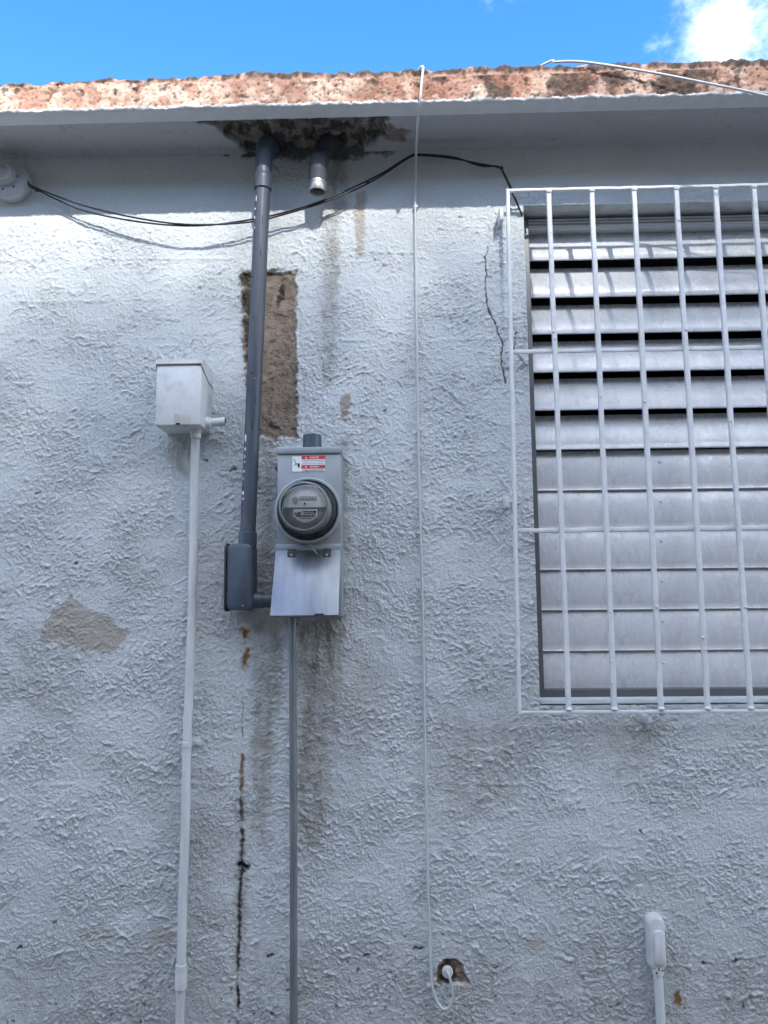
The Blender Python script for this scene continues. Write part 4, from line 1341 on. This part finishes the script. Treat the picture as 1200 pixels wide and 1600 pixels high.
lathe(bm, [(.0145, -.004), (.0150, .004), (.0135, .009), (.009, .0105), (0, .011)], 28, Matrix.Translation(bc) @ Matrix.Rotation(math.pi / 2, 4, 'X'))
obj('bushing', bm, M_cable, wcb, smooth=True, angle=40)
for (x, z) in ((0.0489, 1.7535), (0.0577, 0.5415), (0.0535, 2.7407)):
    bm = bmesh.new()
    box(bm, x - .007, x + .007, -.016, .004, z - .004, z + .004, .0015)
    obj('cable_clip', bm, M_cable, wcb, smooth=True, angle=40)

rc = thing('roof_cable', 'loose white cable lying over the roof edge and sagging past the fascia', 'cable')
P = [(.05, .10, 3.028), (.24, -.10, 3.026)] + [(0.4158, -0.2140, 3.0444), (0.4377, -0.2280, 3.0376), (0.4684, -0.2400, 3.0299), (0.5094, -0.2500, 3.0196), (0.5767, -0.2560, 3.0033), (0.6602, -0.2620, 2.9813), (0.7436, -0.2660, 2.9592), (0.8262, -0.2700, 2.9353), (0.9081, -0.2740, 2.9116), (0.9891, -0.2780, 2.8863), (1.0870, -0.2800, 2.8584)]
P += [(1.5, -.29, 2.80), (2.2, -.32, 2.62)]
bm = bmesh.new()
tube(bm, catmull(P, 6), .0034, 10)
obj('cable', bm, M_cable, rc, smooth=True)

# ------------------------------------------------------------------ tree added out of view: its crown is shaped to shade the lower wall
added_tree = thing('added_tree', 'tall small-leaved crown out of view, added to shade the lower wall', 'added_tree')
M_bark = mat('bark', (0.12, 0.09, 0.07), 0.9, var=0.3, scale=8, bump=0.01, bscale=20)
M_leaf = mat('leaf', (0.06, 0.10, 0.035), 0.55, var=0.35, scale=1.5)
TX, TY = 2.99, -11.5
bm = bmesh.new()
tube(bm, catmull([(TX, TY - .6, -.1), (TX + .1, TY - .6, 1.5), (TX - .1, TY - .55, 3.5), (TX, TY - .5, 5.5), (TX + .1, TY - .4, 9.2)], 5), [.30 - .011 * k for k in range(21)], 14)
for k in range(9):
    an = k * 2.4
    z0 = 4.8 + .5 * k
    tube(bm, catmull([(TX, TY - .5, z0), (TX + math.cos(an) * .9, TY - .5 + math.sin(an) * .6, z0 + .6), (TX + math.cos(an) * 2.0, TY - .5 + math.sin(an) * 1.0, z0 + .95)], 4), [.09 - .007 * j for j in range(9)], 8)
obj('trunk', bm, M_bark, added_tree, smooth=True)
nt_, nb_ = 14000, 13000
nl = nt_ + nb_
lx_ = RNG.uniform(-2.4, 2.4, nl)
crown_top = 11.60 + .10 * lx_ - .03 * np.clip(np.abs(lx_) - 1.6, 0, 9) ** 2 + .10 * gn(lx_ / .9, lx_ * 0, 5)
istop = np.arange(nl) < nt_
dz = np.where(istop, .95 * np.sqrt(RNG.random(nl)), .9 + 2.6 * RNG.random(nl))
lz_ = crown_top - dz
ly_ = RNG.uniform(-1.0, 1.0, nl) * np.clip(.5 + dz * .5, .5, 1.6) - .3
sz = np.where(istop, RNG.uniform(.013, .026, nl), RNG.uniform(.05, .085, nl))
d1 = RNG.normal(size=(nl, 3)); d1 /= np.linalg.norm(d1, axis=1)[:, None]
d2 = np.cross(d1, RNG.normal(size=(nl, 3))); d2 /= np.linalg.norm(d2, axis=1)[:, None]
c = np.stack([TX + lx_, TY + ly_, lz_], 1)
q = np.stack([c - d1 * sz[:, None] * 1.5, c + d2 * sz[:, None] * .7, c + d1 * sz[:, None] * 1.5, c - d2 * sz[:, None] * .7], 1).reshape(-1, 3)
mesh_from('crown', q, np.arange(nl * 4).reshape(-1, 4), M_leaf, added_tree, smooth=False)

# ------------------------------------------------------------------ house added out of view to cut the skylight on the wall
nb = thing('added_house', 'low ochre flat-roofed house out of view, added to dim the skylight', 'house')
M_nwall = mat('ochre_render', (0.15, 0.13, 0.105), 0.9, var=0.15, scale=2, bump=0.004, bscale=40)
M_nglass = mat('window_glass_dark', (0.03, 0.035, 0.04), 0.1, var=0.1)
M_wood = mat('brown_door', (0.12, 0.07, 0.045), 0.6, var=0.2, stretch=(6, 6, .6))
bm = bmesh.new()
box(bm, -7.0, 7.0, -8.2, -3.7, 0, 3.85)
obj('wall', bm, M_nwall, nb)
bm = bmesh.new()
box(bm, -7.25, 7.25, -8.4, -3.5, 3.852, 4.0, .01)
obj('roof', bm, M_roof, nb)
for x in (-3.4, 2.2):
    bm = bmesh.new()
    for q in ((x, x + 1.5, -3.7, -3.66, 1.0, 1.07), (x, x + 1.5, -3.7, -3.66, 2.33, 2.40), (x, x + .07, -3.7, -3.66, 1.072, 2.328), (x + 1.43, x + 1.5, -3.7, -3.66, 1.072, 2.328), (x + .72, x + .78, -3.7, -3.665, 1.072, 2.328)):
        box(bm, *q)
    wf = obj('window', bm, M_head, nb)
    bm = bmesh.new()
    box(bm, x + .075, x + 1.425, -3.71, -3.685, 1.075, 2.325)
    obj('pane', bm, M_nglass, wf)
bm = bmesh.new()
box(bm, -.9, .0, -3.7, -3.65, .02, 2.1, .01)
dr = obj('door', bm, M_wood, nb)
bm = bmesh.new()
tube(bm, [(-.82, -3.62, 1.0), (-.82, -3.62, 1.12)], .012, 10)
obj('handle', bm, M_zinc, dr)
